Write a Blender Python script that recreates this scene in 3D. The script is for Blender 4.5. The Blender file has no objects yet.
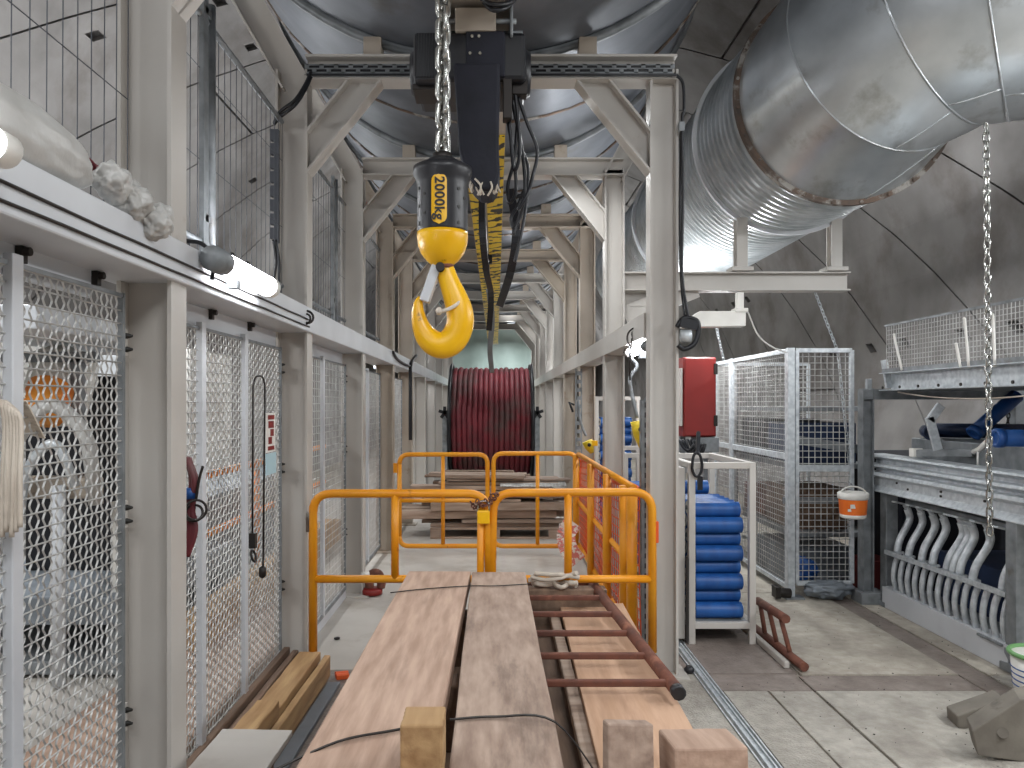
import bpy, bmesh, math, random
from mathutils import Vector, Matrix, Euler
random.seed(7)
SC = bpy.context.scene
COL = SC.collection
PI = math.pi
H = 1.54            # eye height
FP = 750.0          # focal length in pixels (1024 wide)
VX, VY = 496.0, 404.0

def at(px, py, Y):
    return Vector(((px - VX) * Y / FP, Y, H + (VY - py) * Y / FP))
def atx(px, py, X):
    Y = X * FP / (px - VX); return Vector((X, Y, H + (VY - py) * Y / FP))
def ax(px, Y): return (px - VX) * Y / FP
def az(py, Y): return H + (VY - py) * Y / FP

# ------------------------------------------------------------------ materials
def lin(c):
    o = []
    for v in c:
        v /= 255.0
        o.append(v / 12.92 if v <= 0.04045 else ((v + 0.055) / 1.055) ** 2.4)
    return (o[0], o[1], o[2], 1.0)

def mat(name, c, rough=0.5, metal=0.0, c2=None, scale=6.0, stretch=(1, 1, 1), bump=0.0, bscale=None, lo=0.35, hi=0.7,
        c3=None, s3=2.0, lo3=0.6, hi3=0.75, detail=5.0, island=0.0):
    m = bpy.data.materials.new(name); m.use_nodes = True
    nt = m.node_tree; N = nt.nodes; L = nt.links
    b = N['Principled BSDF']
    b.inputs['Roughness'].default_value = rough; b.inputs['Metallic'].default_value = metal
    b.inputs['Base Color'].default_value = lin(c)
    if c2 or bump or c3 or island:
        tc = N.new('ShaderNodeTexCoord'); mp = N.new('ShaderNodeMapping')
        mp.inputs['Scale'].default_value = stretch
        L.new(tc.outputs['Object'], mp.inputs['Vector'])
        oi = N.new('ShaderNodeObjectInfo'); ad = N.new('ShaderNodeVectorMath'); ad.operation = 'ADD'
        mu = N.new('ShaderNodeMath'); mu.operation = 'MULTIPLY'; mu.inputs[1].default_value = 37.0
        L.new(oi.outputs['Random'], mu.inputs[0]); L.new(mp.outputs[0], ad.inputs[0]); L.new(mu.outputs[0], ad.inputs[1])
        vec = ad.outputs[0]
        out = None
        nz = N.new('ShaderNodeTexNoise'); nz.inputs['Scale'].default_value = scale; nz.inputs['Detail'].default_value = detail
        L.new(vec, nz.inputs['Vector'])
        if c2:
            rp = N.new('ShaderNodeValToRGB')
            rp.color_ramp.elements[0].position = lo; rp.color_ramp.elements[0].color = lin(c)
            rp.color_ramp.elements[1].position = hi; rp.color_ramp.elements[1].color = lin(c2)
            L.new(nz.outputs['Fac'], rp.inputs['Fac']); out = rp.outputs['Color']
        if c3:
            n3 = N.new('ShaderNodeTexNoise'); n3.inputs['Scale'].default_value = s3; n3.inputs['Detail'].default_value = 6
            n3.inputs['Roughness'].default_value = 0.65
            L.new(vec, n3.inputs['Vector'])
            r3 = N.new('ShaderNodeValToRGB')
            r3.color_ramp.elements[0].position = lo3; r3.color_ramp.elements[0].color = (0, 0, 0, 1)
            r3.color_ramp.elements[1].position = hi3; r3.color_ramp.elements[1].color = (1, 1, 1, 1)
            L.new(n3.outputs['Fac'], r3.inputs['Fac'])
            mx = N.new('ShaderNodeMixRGB'); L.new(r3.outputs['Color'], mx.inputs['Fac'])
            if out: L.new(out, mx.inputs['Color1'])
            else: mx.inputs['Color1'].default_value = lin(c)
            mx.inputs['Color2'].default_value = lin(c3); out = mx.outputs['Color']
        if island:
            hs = N.new('ShaderNodeHueSaturation'); mr = N.new('ShaderNodeMapRange')
            mr.inputs['To Min'].default_value = 1 - island; mr.inputs['To Max'].default_value = 1 + island
            L.new(oi.outputs['Random'], mr.inputs['Value']); L.new(mr.outputs[0], hs.inputs['Value'])
            if out: L.new(out, hs.inputs['Color'])
            else: hs.inputs['Color'].default_value = lin(c)
            out = hs.outputs['Color']
        if out: L.new(out, b.inputs['Base Color'])
        if bump:
            bn = N.new('ShaderNodeTexNoise'); bn.inputs['Scale'].default_value = bscale or scale * 3; bn.inputs['Detail'].default_value = 4
            L.new(vec, bn.inputs['Vector'])
            bp = N.new('ShaderNodeBump'); bp.inputs['Strength'].default_value = bump; bp.inputs['Distance'].default_value = 0.01
            L.new(bn.outputs['Fac'], bp.inputs['Height']); L.new(bp.outputs['Normal'], b.inputs['Normal'])
    return m

def emis(name, c, s):
    m = bpy.data.materials.new(name); m.use_nodes = True
    b = m.node_tree.nodes['Principled BSDF']
    b.inputs['Base Color'].default_value = (.9, .9, .9, 1)
    b.inputs['Emission Color'].default_value = lin(c); b.inputs['Emission Strength'].default_value = s
    return m

M = {}
M['white'] = mat('white_painted_steel', (194, 190, 184), .42, 0, (180, 174, 167), 1.6, c3=(150, 132, 112), s3=3.2, lo3=.66, hi3=.86, bump=.04, bscale=14)
M['cream'] = mat('cream_steel', (180, 169, 156), .5, 0, (164, 152, 137), 2.5, c3=(130, 105, 80), s3=4, lo3=.63, hi3=.8)
M['rail'] = mat('pale_grey_painted_rail', (205, 208, 212), .4, 0, (186, 188, 192), 2, c3=(150, 130, 112), s3=4, lo3=.68, hi3=.82)
M['galv'] = mat('galvanised_steel', (206, 211, 214), .42, .3, (174, 180, 185), 26, bump=.05, bscale=40, detail=2)
M['galvd'] = mat('dull_galvanised_steel', (142, 146, 149), .5, .3, (110, 114, 116), 12, bump=.05, c3=(105, 88, 74), s3=3, lo3=.62, hi3=.78)
M['duct'] = mat('smooth_sheet_metal_duct', (206, 210, 212), .30, .7, (176, 181, 184), 3.0, bump=.22, bscale=5, c3=(140, 138, 132), s3=2.2, lo3=.56, hi3=.75)
M['spiral'] = mat('ribbed_sheet_metal_duct', (198, 202, 204), .34, .65, (160, 166, 168), 5, bump=.08, bscale=9)
M['tank'] = mat('overhead_sheet_metal', (112, 116, 123), .5, .4, (88, 92, 99), 3, bump=.25, bscale=4, c3=(95, 92, 88), s3=1.6, lo3=.56, hi3=.72)
M['mesh'] = mat('wire_mesh_galvanised', (196, 196, 194), .42, .35, (165, 163, 160), 10)
M['wire'] = mat('dark_fence_wire', (70, 73, 80), .6, .1)
M['yellow'] = mat('yellow_painted_tube', (226, 152, 22), .42, 0, (222, 138, 12), 5, c3=(120, 70, 25), s3=9, lo3=.68, hi3=.78, bump=.05)
M['hook'] = mat('yellow_hook_paint', (240, 186, 12), .32, 0, (226, 168, 8), 6, c3=(92, 60, 16), s3=16, lo3=.66, hi3=.74, bump=.05)
M['chrome'] = mat('bright_chain_steel', (205, 205, 200), .25, .95, (150, 150, 146), 30)
M['black'] = mat('black_plastic', (17, 18, 23), .4, 0, (25, 26, 32), 8)
M['rubber'] = mat('black_rubber', (40, 40, 44), .38, 0, (30, 30, 34), 10)
M['navy'] = mat('dark_fabric_bag', (18, 20, 31), .75, 0, (27, 29, 42), 9, bump=.25, bscale=30)
M['bolt'] = mat('dark_bolt_steel', (50, 46, 44), .45, .6)
M['rust'] = mat('rusty_steel', (118, 72, 56), .75, .1, (92, 58, 48), 14, bump=.2, c3=(150, 98, 76), s3=8, lo3=.55, hi3=.7)
M['rustring'] = mat('rusty_flange', (104, 84, 70), .65, .2, (74, 66, 60), 9, c3=(150, 146, 140), s3=6, lo3=.52, hi3=.6)
M['concrete'] = mat('lining_concrete', (150, 147, 145), .85, 0, (124, 121, 119), 1.6, c3=(98, 88, 81), s3=.9, lo3=.5, hi3=.8, bump=.15, bscale=18)
M['floor'] = mat('worn_concrete_floor', (188, 181, 168), .72, 0, (160, 152, 140), 16.0, c3=(122, 113, 102), s3=2.2, lo3=.42, hi3=.85, bump=.8, bscale=70, detail=12, lo=.3, hi=.72)
M['deck'] = mat('pale_painted_deck', (186, 181, 174), .6, 0, (168, 162, 154), 2, c3=(150, 140, 128), s3=1.8, lo3=.55, hi3=.75, bump=.06)
M['plate'] = mat('scuffed_floor_plate', (186, 181, 171), .55, .1, (158, 152, 143), 18, c3=(118, 110, 101), s3=2.4, lo3=.45, hi3=.85, bump=.9, bscale=80, detail=12, lo=.3, hi=.72)
M['plated'] = mat('dark_floor_plate', (146, 135, 127), .6, .1, (126, 115, 108), 18, c3=(98, 88, 82), s3=2.6, lo3=.45, hi3=.85, bump=.6, bscale=60, detail=10, lo=.3, hi=.72)
def wood(name, a, b_, c3, st, isl=.08, s3=1.6, lo3=.55, hi3=.74):
    return mat(name, a, .78, 0, b_, 7, st, bump=.22, bscale=16, c3=c3, s3=s3, lo3=lo3, hi3=hi3, island=isl)
GY, GX = (3.2, .35, 3.2), (.35, 3.2, 3.2)
M['plank'] = wood('pinkish_scaffold_timber', (186, 158, 139), (156, 128, 110), (98, 78, 67), (4.2, .5, 4.2), .04, 1.6, .56, .84)
M['plank2'] = wood('grey_weathered_timber', (172, 150, 134), (138, 116, 102), (64, 50, 44), (4.0, .8, 4.0), .04, 1.2, .53, .72)
M['beige'] = wood('beige_plywood', (196, 160, 133), (178, 142, 114), (160, 125, 100), GY, .05)
M['wood_y'] = wood('raw_timber', (188, 154, 110), (152, 116, 78), (92, 68, 48), GY, .15)
M['wood_d'] = wood('old_dark_timber', (136, 112, 94), (104, 84, 70), (66, 52, 44), GY, .15)
M['wood_x'] = wood('weathered_boards', (176, 156, 140), (142, 120, 104), (88, 70, 60), GX, .22)
M['red'] = mat('red_painted_cabinet', (132, 26, 20), .5, 0, (116, 22, 18), 3)
M['hose'] = mat('dark_red_hose', (122, 40, 50), .6, 0, (94, 34, 42), 3, (1, 1, 1), c3=(84, 62, 60), s3=2, lo3=.48, hi3=.66, bump=.1)
M['blue'] = mat('blue_roller', (30, 88, 158), .45, 0, (24, 70, 134), 5, c3=(60, 90, 140), s3=3, lo3=.6, hi3=.8)
M['blued'] = mat('dark_blue_paint', (34, 52, 84), .5, 0, (26, 40, 68), 4)
M['orange'] = mat('orange_plastic', (222, 96, 42), .5, 0, (222, 80, 26), 8)
M['orangem'] = mat('orange_motor', (234, 152, 52), .5, 0, (220, 110, 40), 5)
M['whitep'] = mat('white_plastic', (236, 234, 228), .4, 0, (222, 219, 212), 6)
M['bag'] = mat('crumpled_white_plastic', (188, 187, 184), .35, 0, (166, 164, 160), 5, bump=.6, bscale=12)
M['paleyel'] = mat('yellow_tape', (228, 200, 40), .5, 0, (200, 170, 40), 20)
M['slate'] = mat('bluish_grey_steel', (128, 135, 142), .5, .2, (108, 114, 120), 5)
M['stone'] = mat('dirty_grey_steel', (128, 122, 112), .75, .2, (104, 98, 90), 6, c3=(70, 66, 60), s3=5, bump=.3)
M['strapw'] = mat('off_white_webbing', (206, 196, 182), .8, 0, (184, 172, 158), 8, bump=.3, bscale=40)
M['teal'] = mat('far_wall_pale', (178, 196, 190), .6, 0, (140, 162, 156), 1.0, bump=.1)
M['lamp'] = emis('lamp_tube', (248, 250, 255), 26)
M['lampfar'] = emis('lamp_tube_far', (250, 250, 255), 30)
M['text'] = mat('black_print', (22, 20, 16), .5)
M['gap_shade_grit'] = mat('dark_gap', (46, 42, 40), .8)
M['cloth'] = mat('checked_cloth', (208, 120, 110), .8, 0, (226, 214, 205), 30, lo=.48, hi=.52)

# hazard tape: yellow with irregular black diagonal bars, along local Y
def hazard():
    m = bpy.data.materials.new('hazard_stripe_paint'); m.use_nodes = True
    nt = m.node_tree; N = nt.nodes; L = nt.links; b = N['Principled BSDF']; b.inputs['Roughness'].default_value = .5
    tc = N.new('ShaderNodeTexCoord'); wv = N.new('ShaderNodeTexWave'); mp = N.new('ShaderNodeMapping')
    mp.inputs['Rotation'].default_value = (0, 0, .6)
    L.new(tc.outputs['Object'], mp.inputs['Vector']); L.new(mp.outputs[0], wv.inputs['Vector'])
    wv.bands_direction = 'Y'; wv.inputs['Scale'].default_value = 1.7; wv.inputs['Distortion'].default_value = 7.0; wv.inputs['Detail'].default_value = 3; wv.inputs['Detail Scale'].default_value = 4
    rp = N.new('ShaderNodeValToRGB'); rp.color_ramp.interpolation = 'CONSTANT'
    rp.color_ramp.elements[0].color = lin((40, 38, 34)); rp.color_ramp.elements[1].position = .30; rp.color_ramp.elements[1].color = lin((226, 190, 40))
    L.new(wv.outputs['Fac'], rp.inputs['Fac']); L.new(rp.outputs['Color'], b.inputs['Base Color'])
    return m
M['hazard'] = hazard()

# ------------------------------------------------------------------ mesh builder
class MB:
    def __init__(s): s.v = []; s.f = []; s.sm = []
    def add(s, vs, fs, smooth=False):
        o = len(s.v); s.v += [Vector(p) for p in vs]
        for f in fs: s.f.append([i + o for i in f]); s.sm.append(smooth)
        return s
    def box(s, c, sz, rot=None, rz=0):
        hx, hy, hz = sz[0] / 2, sz[1] / 2, sz[2] / 2
        R = (Euler(rot).to_matrix() if rot else Matrix.Rotation(rz, 3, 'Z'))
        c = Vector(c)
        vs = [c + R @ Vector((x * hx, y * hy, z * hz)) for x in (-1, 1) for y in (-1, 1) for z in (-1, 1)]
        return s.add(vs, [(0, 1, 3, 2), (4, 6, 7, 5), (0, 4, 5, 1), (2, 3, 7, 6), (0, 2, 6, 4), (1, 5, 7, 3)])
    def bb(s, x0, x1, y0, y1, z0, z1):
        return s.box(((x0 + x1) / 2, (y0 + y1) / 2, (z0 + z1) / 2), (abs(x1 - x0), abs(y1 - y0), abs(z1 - z0)))
    def bar(s, p, q, w, h, up=(0, 0, 1), off=(0, 0)):
        """rectangular bar p->q: w across (side), h along up"""
        p = Vector(p); q = Vector(q); d = (q - p).normalized(); up = Vector(up)
        sd = d.cross(up)
        if sd.length < 1e-5: sd = d.cross(Vector((1, 0, 0)))
        sd.normalize(); u = sd.cross(d).normalized()
        vs = []
        for e in (p, q):
            for a, b in ((-1, -1), (1, -1), (1, 1), (-1, 1)):
                vs.append(e + sd * (a * w / 2 + off[0]) + u * (b * h / 2 + off[1]))
        return s.add(vs, [(3, 2, 1, 0), (4, 5, 6, 7), (0, 1, 5, 4), (1, 2, 6, 5), (2, 3, 7, 6), (3, 0, 4, 7)])
    def ibeam(s, p, q, w, h, tf=.012, tw=.009, up=(0, 0, 1)):
        """I section p->q: flanges w wide across, h apart along up"""
        s.bar(p, q, w, tf, up, (0, h / 2 - tf / 2)); s.bar(p, q, w, tf, up, (0, -h / 2 + tf / 2)); s.bar(p, q, tw, h - 2 * tf, up)
        return s
    def channel(s, p, q, w, h, t=.006, up=(0, 0, 1), side=1):
        s.bar(p, q, t, h, up, (-side * (w / 2 - t / 2), 0))
        s.bar(p, q, w - t, t, up, (side * t / 2, h / 2 - t / 2)); s.bar(p, q, w - t, t, up, (side * t / 2, -h / 2 + t / 2))
        return s
    def tube(s, pts, r, n=8, closed=False, caps=True, smooth=True, flat=1.0):
        pts = [Vector(p) for p in pts]; k = len(pts)
        rs = r if isinstance(r, (list, tuple)) else [r] * k
        tang = []
        for i in range(k):
            a = pts[(i - 1) % k] if (closed or i > 0) else pts[i]
            b = pts[(i + 1) % k] if (closed or i < k - 1) else pts[i]
            t = b - a
            tang.append(t.normalized() if t.length > 1e-9 else Vector((0, 0, 1)))
        t0 = tang[0]; ref = Vector((0, 0, 1)) if abs(t0.z) < .9 else Vector((1, 0, 0))
        nrm = t0.cross(ref).normalized(); vs = []; prev = t0
        for i in range(k):
            t = tang[i]
            q = prev.rotation_difference(t); nrm = (q @ nrm); nrm = (nrm - t * nrm.dot(t)).normalized(); prev = t
            bn = t.cross(nrm)
            for j in range(n):
                a = 2 * PI * j / n
                vs.append(pts[i] + (nrm * math.cos(a) + bn * math.sin(a) * flat) * rs[i])
        fs = []
        for i in range(k if closed else k - 1):
            i2 = (i + 1) % k
            for j in range(n):
                j2 = (j + 1) % n
                fs.append((i * n + j, i * n + j2, i2 * n + j2, i2 * n + j))
        s.add(vs, fs, smooth)
        if caps and not closed:
            o = len(s.v) - len(vs)
            s.f.append([o + j for j in range(n)][::-1]); s.sm.append(False)
            s.f.append([o + (k - 1) * n + j for j in range(n)]); s.sm.append(False)
        return s
    def cyl(s, p, q, r, n=16, r2=None): return s.tube([p, q], [r, r if r2 is None else r2], n)
    def lathe(s, prof, org, axis=(0, 0, 1), n=24, smooth=True, capped=True):
        """prof = [(radius, distance along axis)]"""
        a = Vector(axis).normalized(); ref = Vector((1, 0, 0)) if abs(a.x) < .9 else Vector((0, 1, 0))
        u = a.cross(ref).normalized(); w = a.cross(u); org = Vector(org)
        k = len(prof); vs = []
        for (r, h) in prof:
            for j in range(n):
                an = 2 * PI * j / n
                vs.append(org + a * h + (u * math.cos(an) + w * math.sin(an)) * r)
        fs = [(i * n + j, i * n + (j + 1) % n, (i + 1) * n + (j + 1) % n, (i + 1) * n + j) for i in range(k - 1) for j in range(n)]
        s.add(vs, fs, smooth); o = len(s.v) - len(vs)
        if capped:
            s.f.append([o + j for j in range(n)][::-1]); s.sm.append(False)
            s.f.append([o + (k - 1) * n + j for j in range(n)]); s.sm.append(False)
        return s
    def prism(s, poly, axis, a0, a1):
        """poly of 2D points; axis 'x': (y,z), 'y': (x,z), 'z': (x,y)"""
        def P(p, a): return {'x': (a, p[0], p[1]), 'y': (p[0], a, p[1]), 'z': (p[0], p[1], a)}[axis]
        n = len(poly)
        vs = [P(p, a0) for p in poly] + [P(p, a1) for p in poly]
        fs = [tuple(range(n))[::-1], tuple(range(n, 2 * n))] + [(i, (i + 1) % n, n + (i + 1) % n, n + i) for i in range(n)]
        return s.add(vs, fs)
    def torus(s, c, R, r, axis=(0, 0, 1), n=32, m=8, arc=None):
        a = Vector(axis).normalized(); ref = Vector((1, 0, 0)) if abs(a.x) < .9 else Vector((0, 1, 0))
        u = a.cross(ref).normalized(); w = a.cross(u); c = Vector(c)
        pts = [c + (u * math.cos(2 * PI * i / n) + w * math.sin(2 * PI * i / n)) * R for i in range(n)]
        return s.tube(pts, r, m, closed=True)
    def build(s, name, m, parent=None, loc=None, bevel=0, local=False, label=None, recalc=True):
        me = bpy.data.meshes.new(name); ob = bpy.data.objects.new(name, me); COL.objects.link(ob)
        org = Vector((0, 0, 0))
        if not local:
            if parent is not None: org = WL[parent.name]
            elif loc is not None: org = Vector(loc)
        me.from_pydata([tuple(p - org) for p in s.v], [], s.f)
        me.polygons.foreach_set('use_smooth', s.sm)
        if recalc:
            bm = bmesh.new(); bm.from_mesh(me); bmesh.ops.recalc_face_normals(bm, faces=bm.faces); bm.to_mesh(me); bm.free()
        me.materials.append(M[m] if isinstance(m, str) else m); me.update()
        if parent is not None: ob.parent = parent; WL[ob.name] = org
        else:
            if loc is not None: ob.location = loc
            WL[ob.name] = Vector(loc) if loc is not None else Vector((0, 0, 0))
        if bevel:
            b = ob.modifiers.new('bevel', 'BEVEL'); b.width = bevel; b.segments = 2; b.limit_method = 'ANGLE'; b.angle_limit = .6
        if label: ob['label'] = label
        return ob
WL = {}

def thing(name, label, cat, loc=(0, 0, 0), group=None, rz=0):
    o = bpy.data.objects.new(name, None); COL.objects.link(o)
    o.empty_display_size = .1
    o.location = loc; o.rotation_euler = (0, 0, rz); WL[o.name] = Vector(loc)
    o['label'] = label; o['category'] = cat
    if group: o['group'] = group
    return o
def tag(o, label, cat, group=None, kind=None):
    o['label'] = label; o['category'] = cat
    if group: o['group'] = group
    if kind: o['kind'] = kind
    return o
def struct(o, label=None):
    o['kind'] = 'structure'
    if label: o['label'] = label
    return o
def dup(root, loc=None, rot=None, label=None, group=None):
    r = root.copy(); COL.objects.link(r)
    if loc is not None: r.location = loc
    if rot is not None: r.rotation_euler = rot
    if label: r['label'] = label
    if group: r['group'] = group
    for ch in list(root.children):
        c = ch.copy(); COL.objects.link(c); c.parent = r
        for g in list(ch.children):
            d = g.copy(); COL.objects.link(d); d.parent = c
    return r

def rounded(pts, r, n=6, closed=False):
    """polyline with rounded corners"""
    pts = [Vector(p) for p in pts]; out = []; k = len(pts)
    for i in range(k):
        if not closed and i in (0, k - 1): out.append(pts[i]); continue
        a, b, c = pts[(i - 1) % k], pts[i], pts[(i + 1) % k]
        d1 = (a - b); d2 = (c - b); rr = min(r, d1.length * .49, d2.length * .49)
        p1 = b + d1.normalized() * rr; p2 = b + d2.normalized() * rr
        for j in range(n + 1):
            t = j / n
            out.append(p1 * (1 - t) ** 2 + b * 2 * t * (1 - t) + p2 * t ** 2)
    return out
def sag(p, q, drop, n=14):
    p = Vector(p); q = Vector(q)
    return [p.lerp(q, i / n) - Vector((0, 0, drop * 4 * (i / n) * (1 - i / n))) for i in range(n + 1)]
def spline(pts, n=8):
    pts = [Vector(p) for p in pts]; out = []
    for i in range(len(pts) - 1):
        p0 = pts[max(i - 1, 0)]; p1 = pts[i]; p2 = pts[i + 1]; p3 = pts[min(i + 2, len(pts) - 1)]
        for j in range(n):
            t = j / n
            out.append(.5 * ((2 * p1) + (p2 - p0) * t + (2 * p0 - 5 * p1 + 4 * p2 - p3) * t * t + (3 * p1 - p0 - 3 * p2 + p3) * t ** 3))
    out.append(pts[-1]); return out

def weave(mb, o, u, v, W, Hh, du, dv, r, amp=0, seg=6, n=4):
    """wire mesh panel; wires along v wave sideways in pairs when amp is given"""
    o = Vector(o); u = Vector(u).normalized(); v = Vector(v).normalized(); nn = u.cross(v)
    nu = max(1, round(W / du)); nv = max(1, round(Hh / dv))
    for i in range(nu + 1):
        if amp:
            pts = []
            for j in range(nv * seg + 1):
                ph = j / seg * PI
                pts.append(o + u * (i * W / nu + amp * math.cos(ph * 2 + (PI if i % 2 else 0))) + v * (j / seg * Hh / nv))
        else: pts = [o + u * (i * W / nu), o + u * (i * W / nu) + v * Hh]
        mb.tube(pts, r, n, smooth=False, caps=False)
    for j in range(nv + 1):
        a = o + v * (j * Hh / nv) + nn * r * 1.2
        mb.tube([a, a + u * W], r * (.8 if amp else 1), n, smooth=False, caps=False)
    return mb
# ================================================================= SETTING
R0, CZ = 5.0, 2.6
def lining():
    P = 1.96; Y0 = 7.98 - 11 * P
    ys = []
    nring = 32
    for k in range(nring):
        y = Y0 + k * P
        for w, t in ((.032, 'j'), (.30, 'p'), (.17, 'k'), (.968, 'p'), (.17, 'k'), (.32, 'p')):
            ys.append((y, y + w, t, k)); y += w
    ths = []
    t = -40.0; b = 0
    while t < 220:
        for w, ty in ((.4, 'j'), (5.2, 'p'), (1.5, 'k'), (7.9, 'p')):
            ths.append((t, t + w, ty, b)); t += w
        b += 1
    rnd = random.Random(3); pk = {}
    def off(i, j):
        y0, y1, ty, k = ys[i]; a0, a1, ta, b = ths[j]
        if ty == 'j': return .09
        if ta == 'j': return .08 if (b + k * 2) % 4 == 0 else 0.0
        if ty == 'k' and ta == 'k':
            key = (i, b)
            if key not in pk: pk[key] = rnd.random()
            return .12 if pk[key] < .5 else 0.0
        return 0.0
    mb = MB(); NY, NT = len(ys), len(ths)
    O = [[off(i, j) for j in range(NT)] for i in range(NY)]
    def pt(y, a, o):
        a = math.radians(a); r = R0 + o
        return (r * math.cos(a), y + 1.2 * r * math.sin(a), CZ + r * math.sin(a))     # the rings lean along the tunnel
    for i in range(NY):
        for j in range(NT):
            o = O[i][j]; y0, y1 = ys[i][:2]; a0, a1 = ths[j][:2]
            mb.add([pt(y0, a0, o), pt(y1, a0, o), pt(y1, a1, o), pt(y0, a1, o)], [(0, 1, 2, 3)], smooth=False)
            if i + 1 < NY and O[i + 1][j] != o:
                o2 = O[i + 1][j]; mb.add([pt(y1, a0, o), pt(y1, a0, o2), pt(y1, a1, o2), pt(y1, a1, o)], [(0, 1, 2, 3)])
            if j + 1 < NT and O[i][j + 1] != o:
                o2 = O[i][j + 1]; mb.add([pt(y0, a1, o), pt(y0, a1, o2), pt(y1, a1, o2), pt(y1, a1, o)], [(0, 1, 2, 3)])
    ob = mb.build('wall_tunnel', 'concrete', recalc=False)
    struct(ob, 'dark grey curved concrete tunnel lining with ring joints and bolt pockets')
lining()
struct(MB().bb(-6, 6, 44, 44.2, -1.2, 8).build('wall_back', 'concrete'), 'far end of the tunnel')
struct(MB().bb(-4.4, 4.4, -8, 44, -.3, -.012).build('floor', 'floor'), 'worn grey concrete floor')
def slab(x0, x1, y0, y1, m, z=0.0, name='floor_plate', t=.012):
    return struct(MB().bb(x0, x1, y0, y1, z - t, z).build(name, m, loc=((x0 + x1) / 2, (y0 + y1) / 2, z), bevel=.002))
# walkway deck between the portals, left bay deck, right bay plates
slab(-1.23, .86, 4.35, 22, 'deck'); slab(-1.23, .86, -1, 4.335, 'plated')
slab(-4.3, -1.25, 1.0, 3.3, 'deck'); slab(-4.3, -1.25, 3.31, 14, 'deck')
slab(.875, 1.125, -1, 4.27, 'plate', .002); slab(1.22, 1.452, -1, 4.02, 'plate', .002); slab(1.466, 1.70, -1, 4.02, 'plate', .001); slab(1.215, 1.70, 4.03, 4.27, 'plated', .001)
slab(1.715, 2.62, -1, 4.02, 'plate', .003); slab(1.715, 2.62, 4.035, 4.25, 'plated', .0)
slab(1.74, 2.63, 4.265, 6.1, 'floor', .004); slab(.875, 1.12, 4.285, 5.2, 'plated', .002); slab(1.215, 1.72, 4.285, 6.1, 'plated', .002)  # dark plates here also paint in the shadow bands beside the crate
slab(2.80, 3.4, -1, 4.25, 'plate', .002); slab(2.80, 4.3, 4.265, 6.3, 'floor', .002); slab(2.64, 2.785, -1, 6.3, 'plated', -.002)
slab(.875, 1.12, 5.21, 12, 'plate', .002); slab(1.215, 4.2, 6.12, 14, 'floor', .002)
tr = MB()
for x in (1.13, 1.155, 1.185, 1.205): tr.bb(x - .004, x + .004, -1, 9, -.012, .008)
tr.bb(1.158, 1.181, -1, 9, -.012, -.004)
struct(tr.build('trim_1', 'galv', bevel=.001), 'steel edge channel let into the floor')
struct(MB().bb(1.672, 1.705, 4.35, 5.9, .004, .045).build('trim_2', 'deck', bevel=.008), 'low concrete kerb beside the roller crate')

# ================================================================= PORTAL FRAMES
FY = [2.46 + 1.77 * i for i in range(10)]
XL0, XL1, XR0, XR1 = -1.245, -1.065, .87, 1.03
ZB, ZT = 3.37, 3.51
names = ['portal frame standing nearest, with a bare post beside the white plastic bags',
         'white portal frame with the black perforated tray on its beam',
         'white portal frame next behind the one with the perforated tray',
         'third white portal frame behind the black hoist, browner than the nearer ones',
         'fourth white portal frame behind the black hoist', 'fifth white portal frame behind the black hoist',
         'sixth white portal frame behind the black hoist', 'seventh white portal frame, in front of the hose drum',
         'eighth white portal frame, beside the red hose drum', 'last white portal frame, beyond the hose drum']
def portal(i):
    y = FY[i]; D = .12; yc = y + D / 2
    m = 'white' if i < 3 else ('cream' if i in (3, 4) else 'white')  # two frames partway along take the browner cream colour
    t = thing('portal_frame', names[i], 'frame', ((XL0 + XL1) / 2, yc, 0), 'white portal frames of the gantry')
    zl = 3.37
    def post(x0, x1):
        mb = MB(); xc = (x0 + x1) / 2
        mb.ibeam((xc, yc, .012), (xc, yc, ZB + .06), D, x1 - x0, .014, .010, up=(1, 0, 0))
        p = mb.build('post', m, t)
        MB().bb(x0 - .05, x1 + .05, y - .05, y + D + .05, 0, .014).build('base_plate', m, p, bevel=.002)
        return p
    post(XL0, XL1)
    if i > 0: post(XR0, XR1)
    xr = 1.02 if i > 0 else 1.02
    b = MB(); b.ibeam((-1.075, yc, (ZB + ZT) / 2), (xr, yc, (ZB + ZT) / 2), .14, ZT - ZB, .013, .010)
    beam = b.build('cross_beam', m, t)
    def diag(name, p, q, w):
        MB().ibeam((p[0], yc, p[1]), (q[0], yc, q[1]), .13, w, .012, .009, up=(0, 0, 1)).build(name, m, t)
    def knee(xp, sg):
        sl = 1.25; z0, z1 = 2.85, 3.10; fz = .016
        def ln(z): return [(xp, z), (xp + sg * (ZB - z) / sl, ZB)]
        lo, up = ln(z0), ln(z1); lo2, up2 = ln(z0 + fz * 1.3), ln(z1 - fz * 1.3)
        mb = MB(); mb.prism([lo[0], lo[1], up[1], up[0]], 'y', yc - .006, yc + .006)
        mb.prism([lo[0], lo[1], lo2[1], lo2[0]], 'y', yc - .058, yc + .058)
        mb.prism([up2[0], up2[1], up[1], up[0]], 'y', yc - .058, yc + .058)
        mb.build('knee_brace', m, t)
    knee(XL1, 1)
    if i > 0: knee(XR0, -1)
    # outward raking struts that carry on from the posts
    diag('raking_strut', (-1.14, 3.36), (-1.86, 4.62), .16)
    if i > 1: diag('raking_strut', (.945, 3.36), (1.17, 3.80), .16)
    # gusset + cradle stubs that hold the overhead duct
    for x in (-.70, .52):
        zz = 5.27 - math.sqrt(1.79 ** 2 - (x + .09) ** 2)
        if i > 0: MB().bb(x - .05, x + .05, yc - .05, yc + .05, ZT, zz + .03).build('cradle_stub', 'cream', t)
for i in range(10): portal(i)

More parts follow.
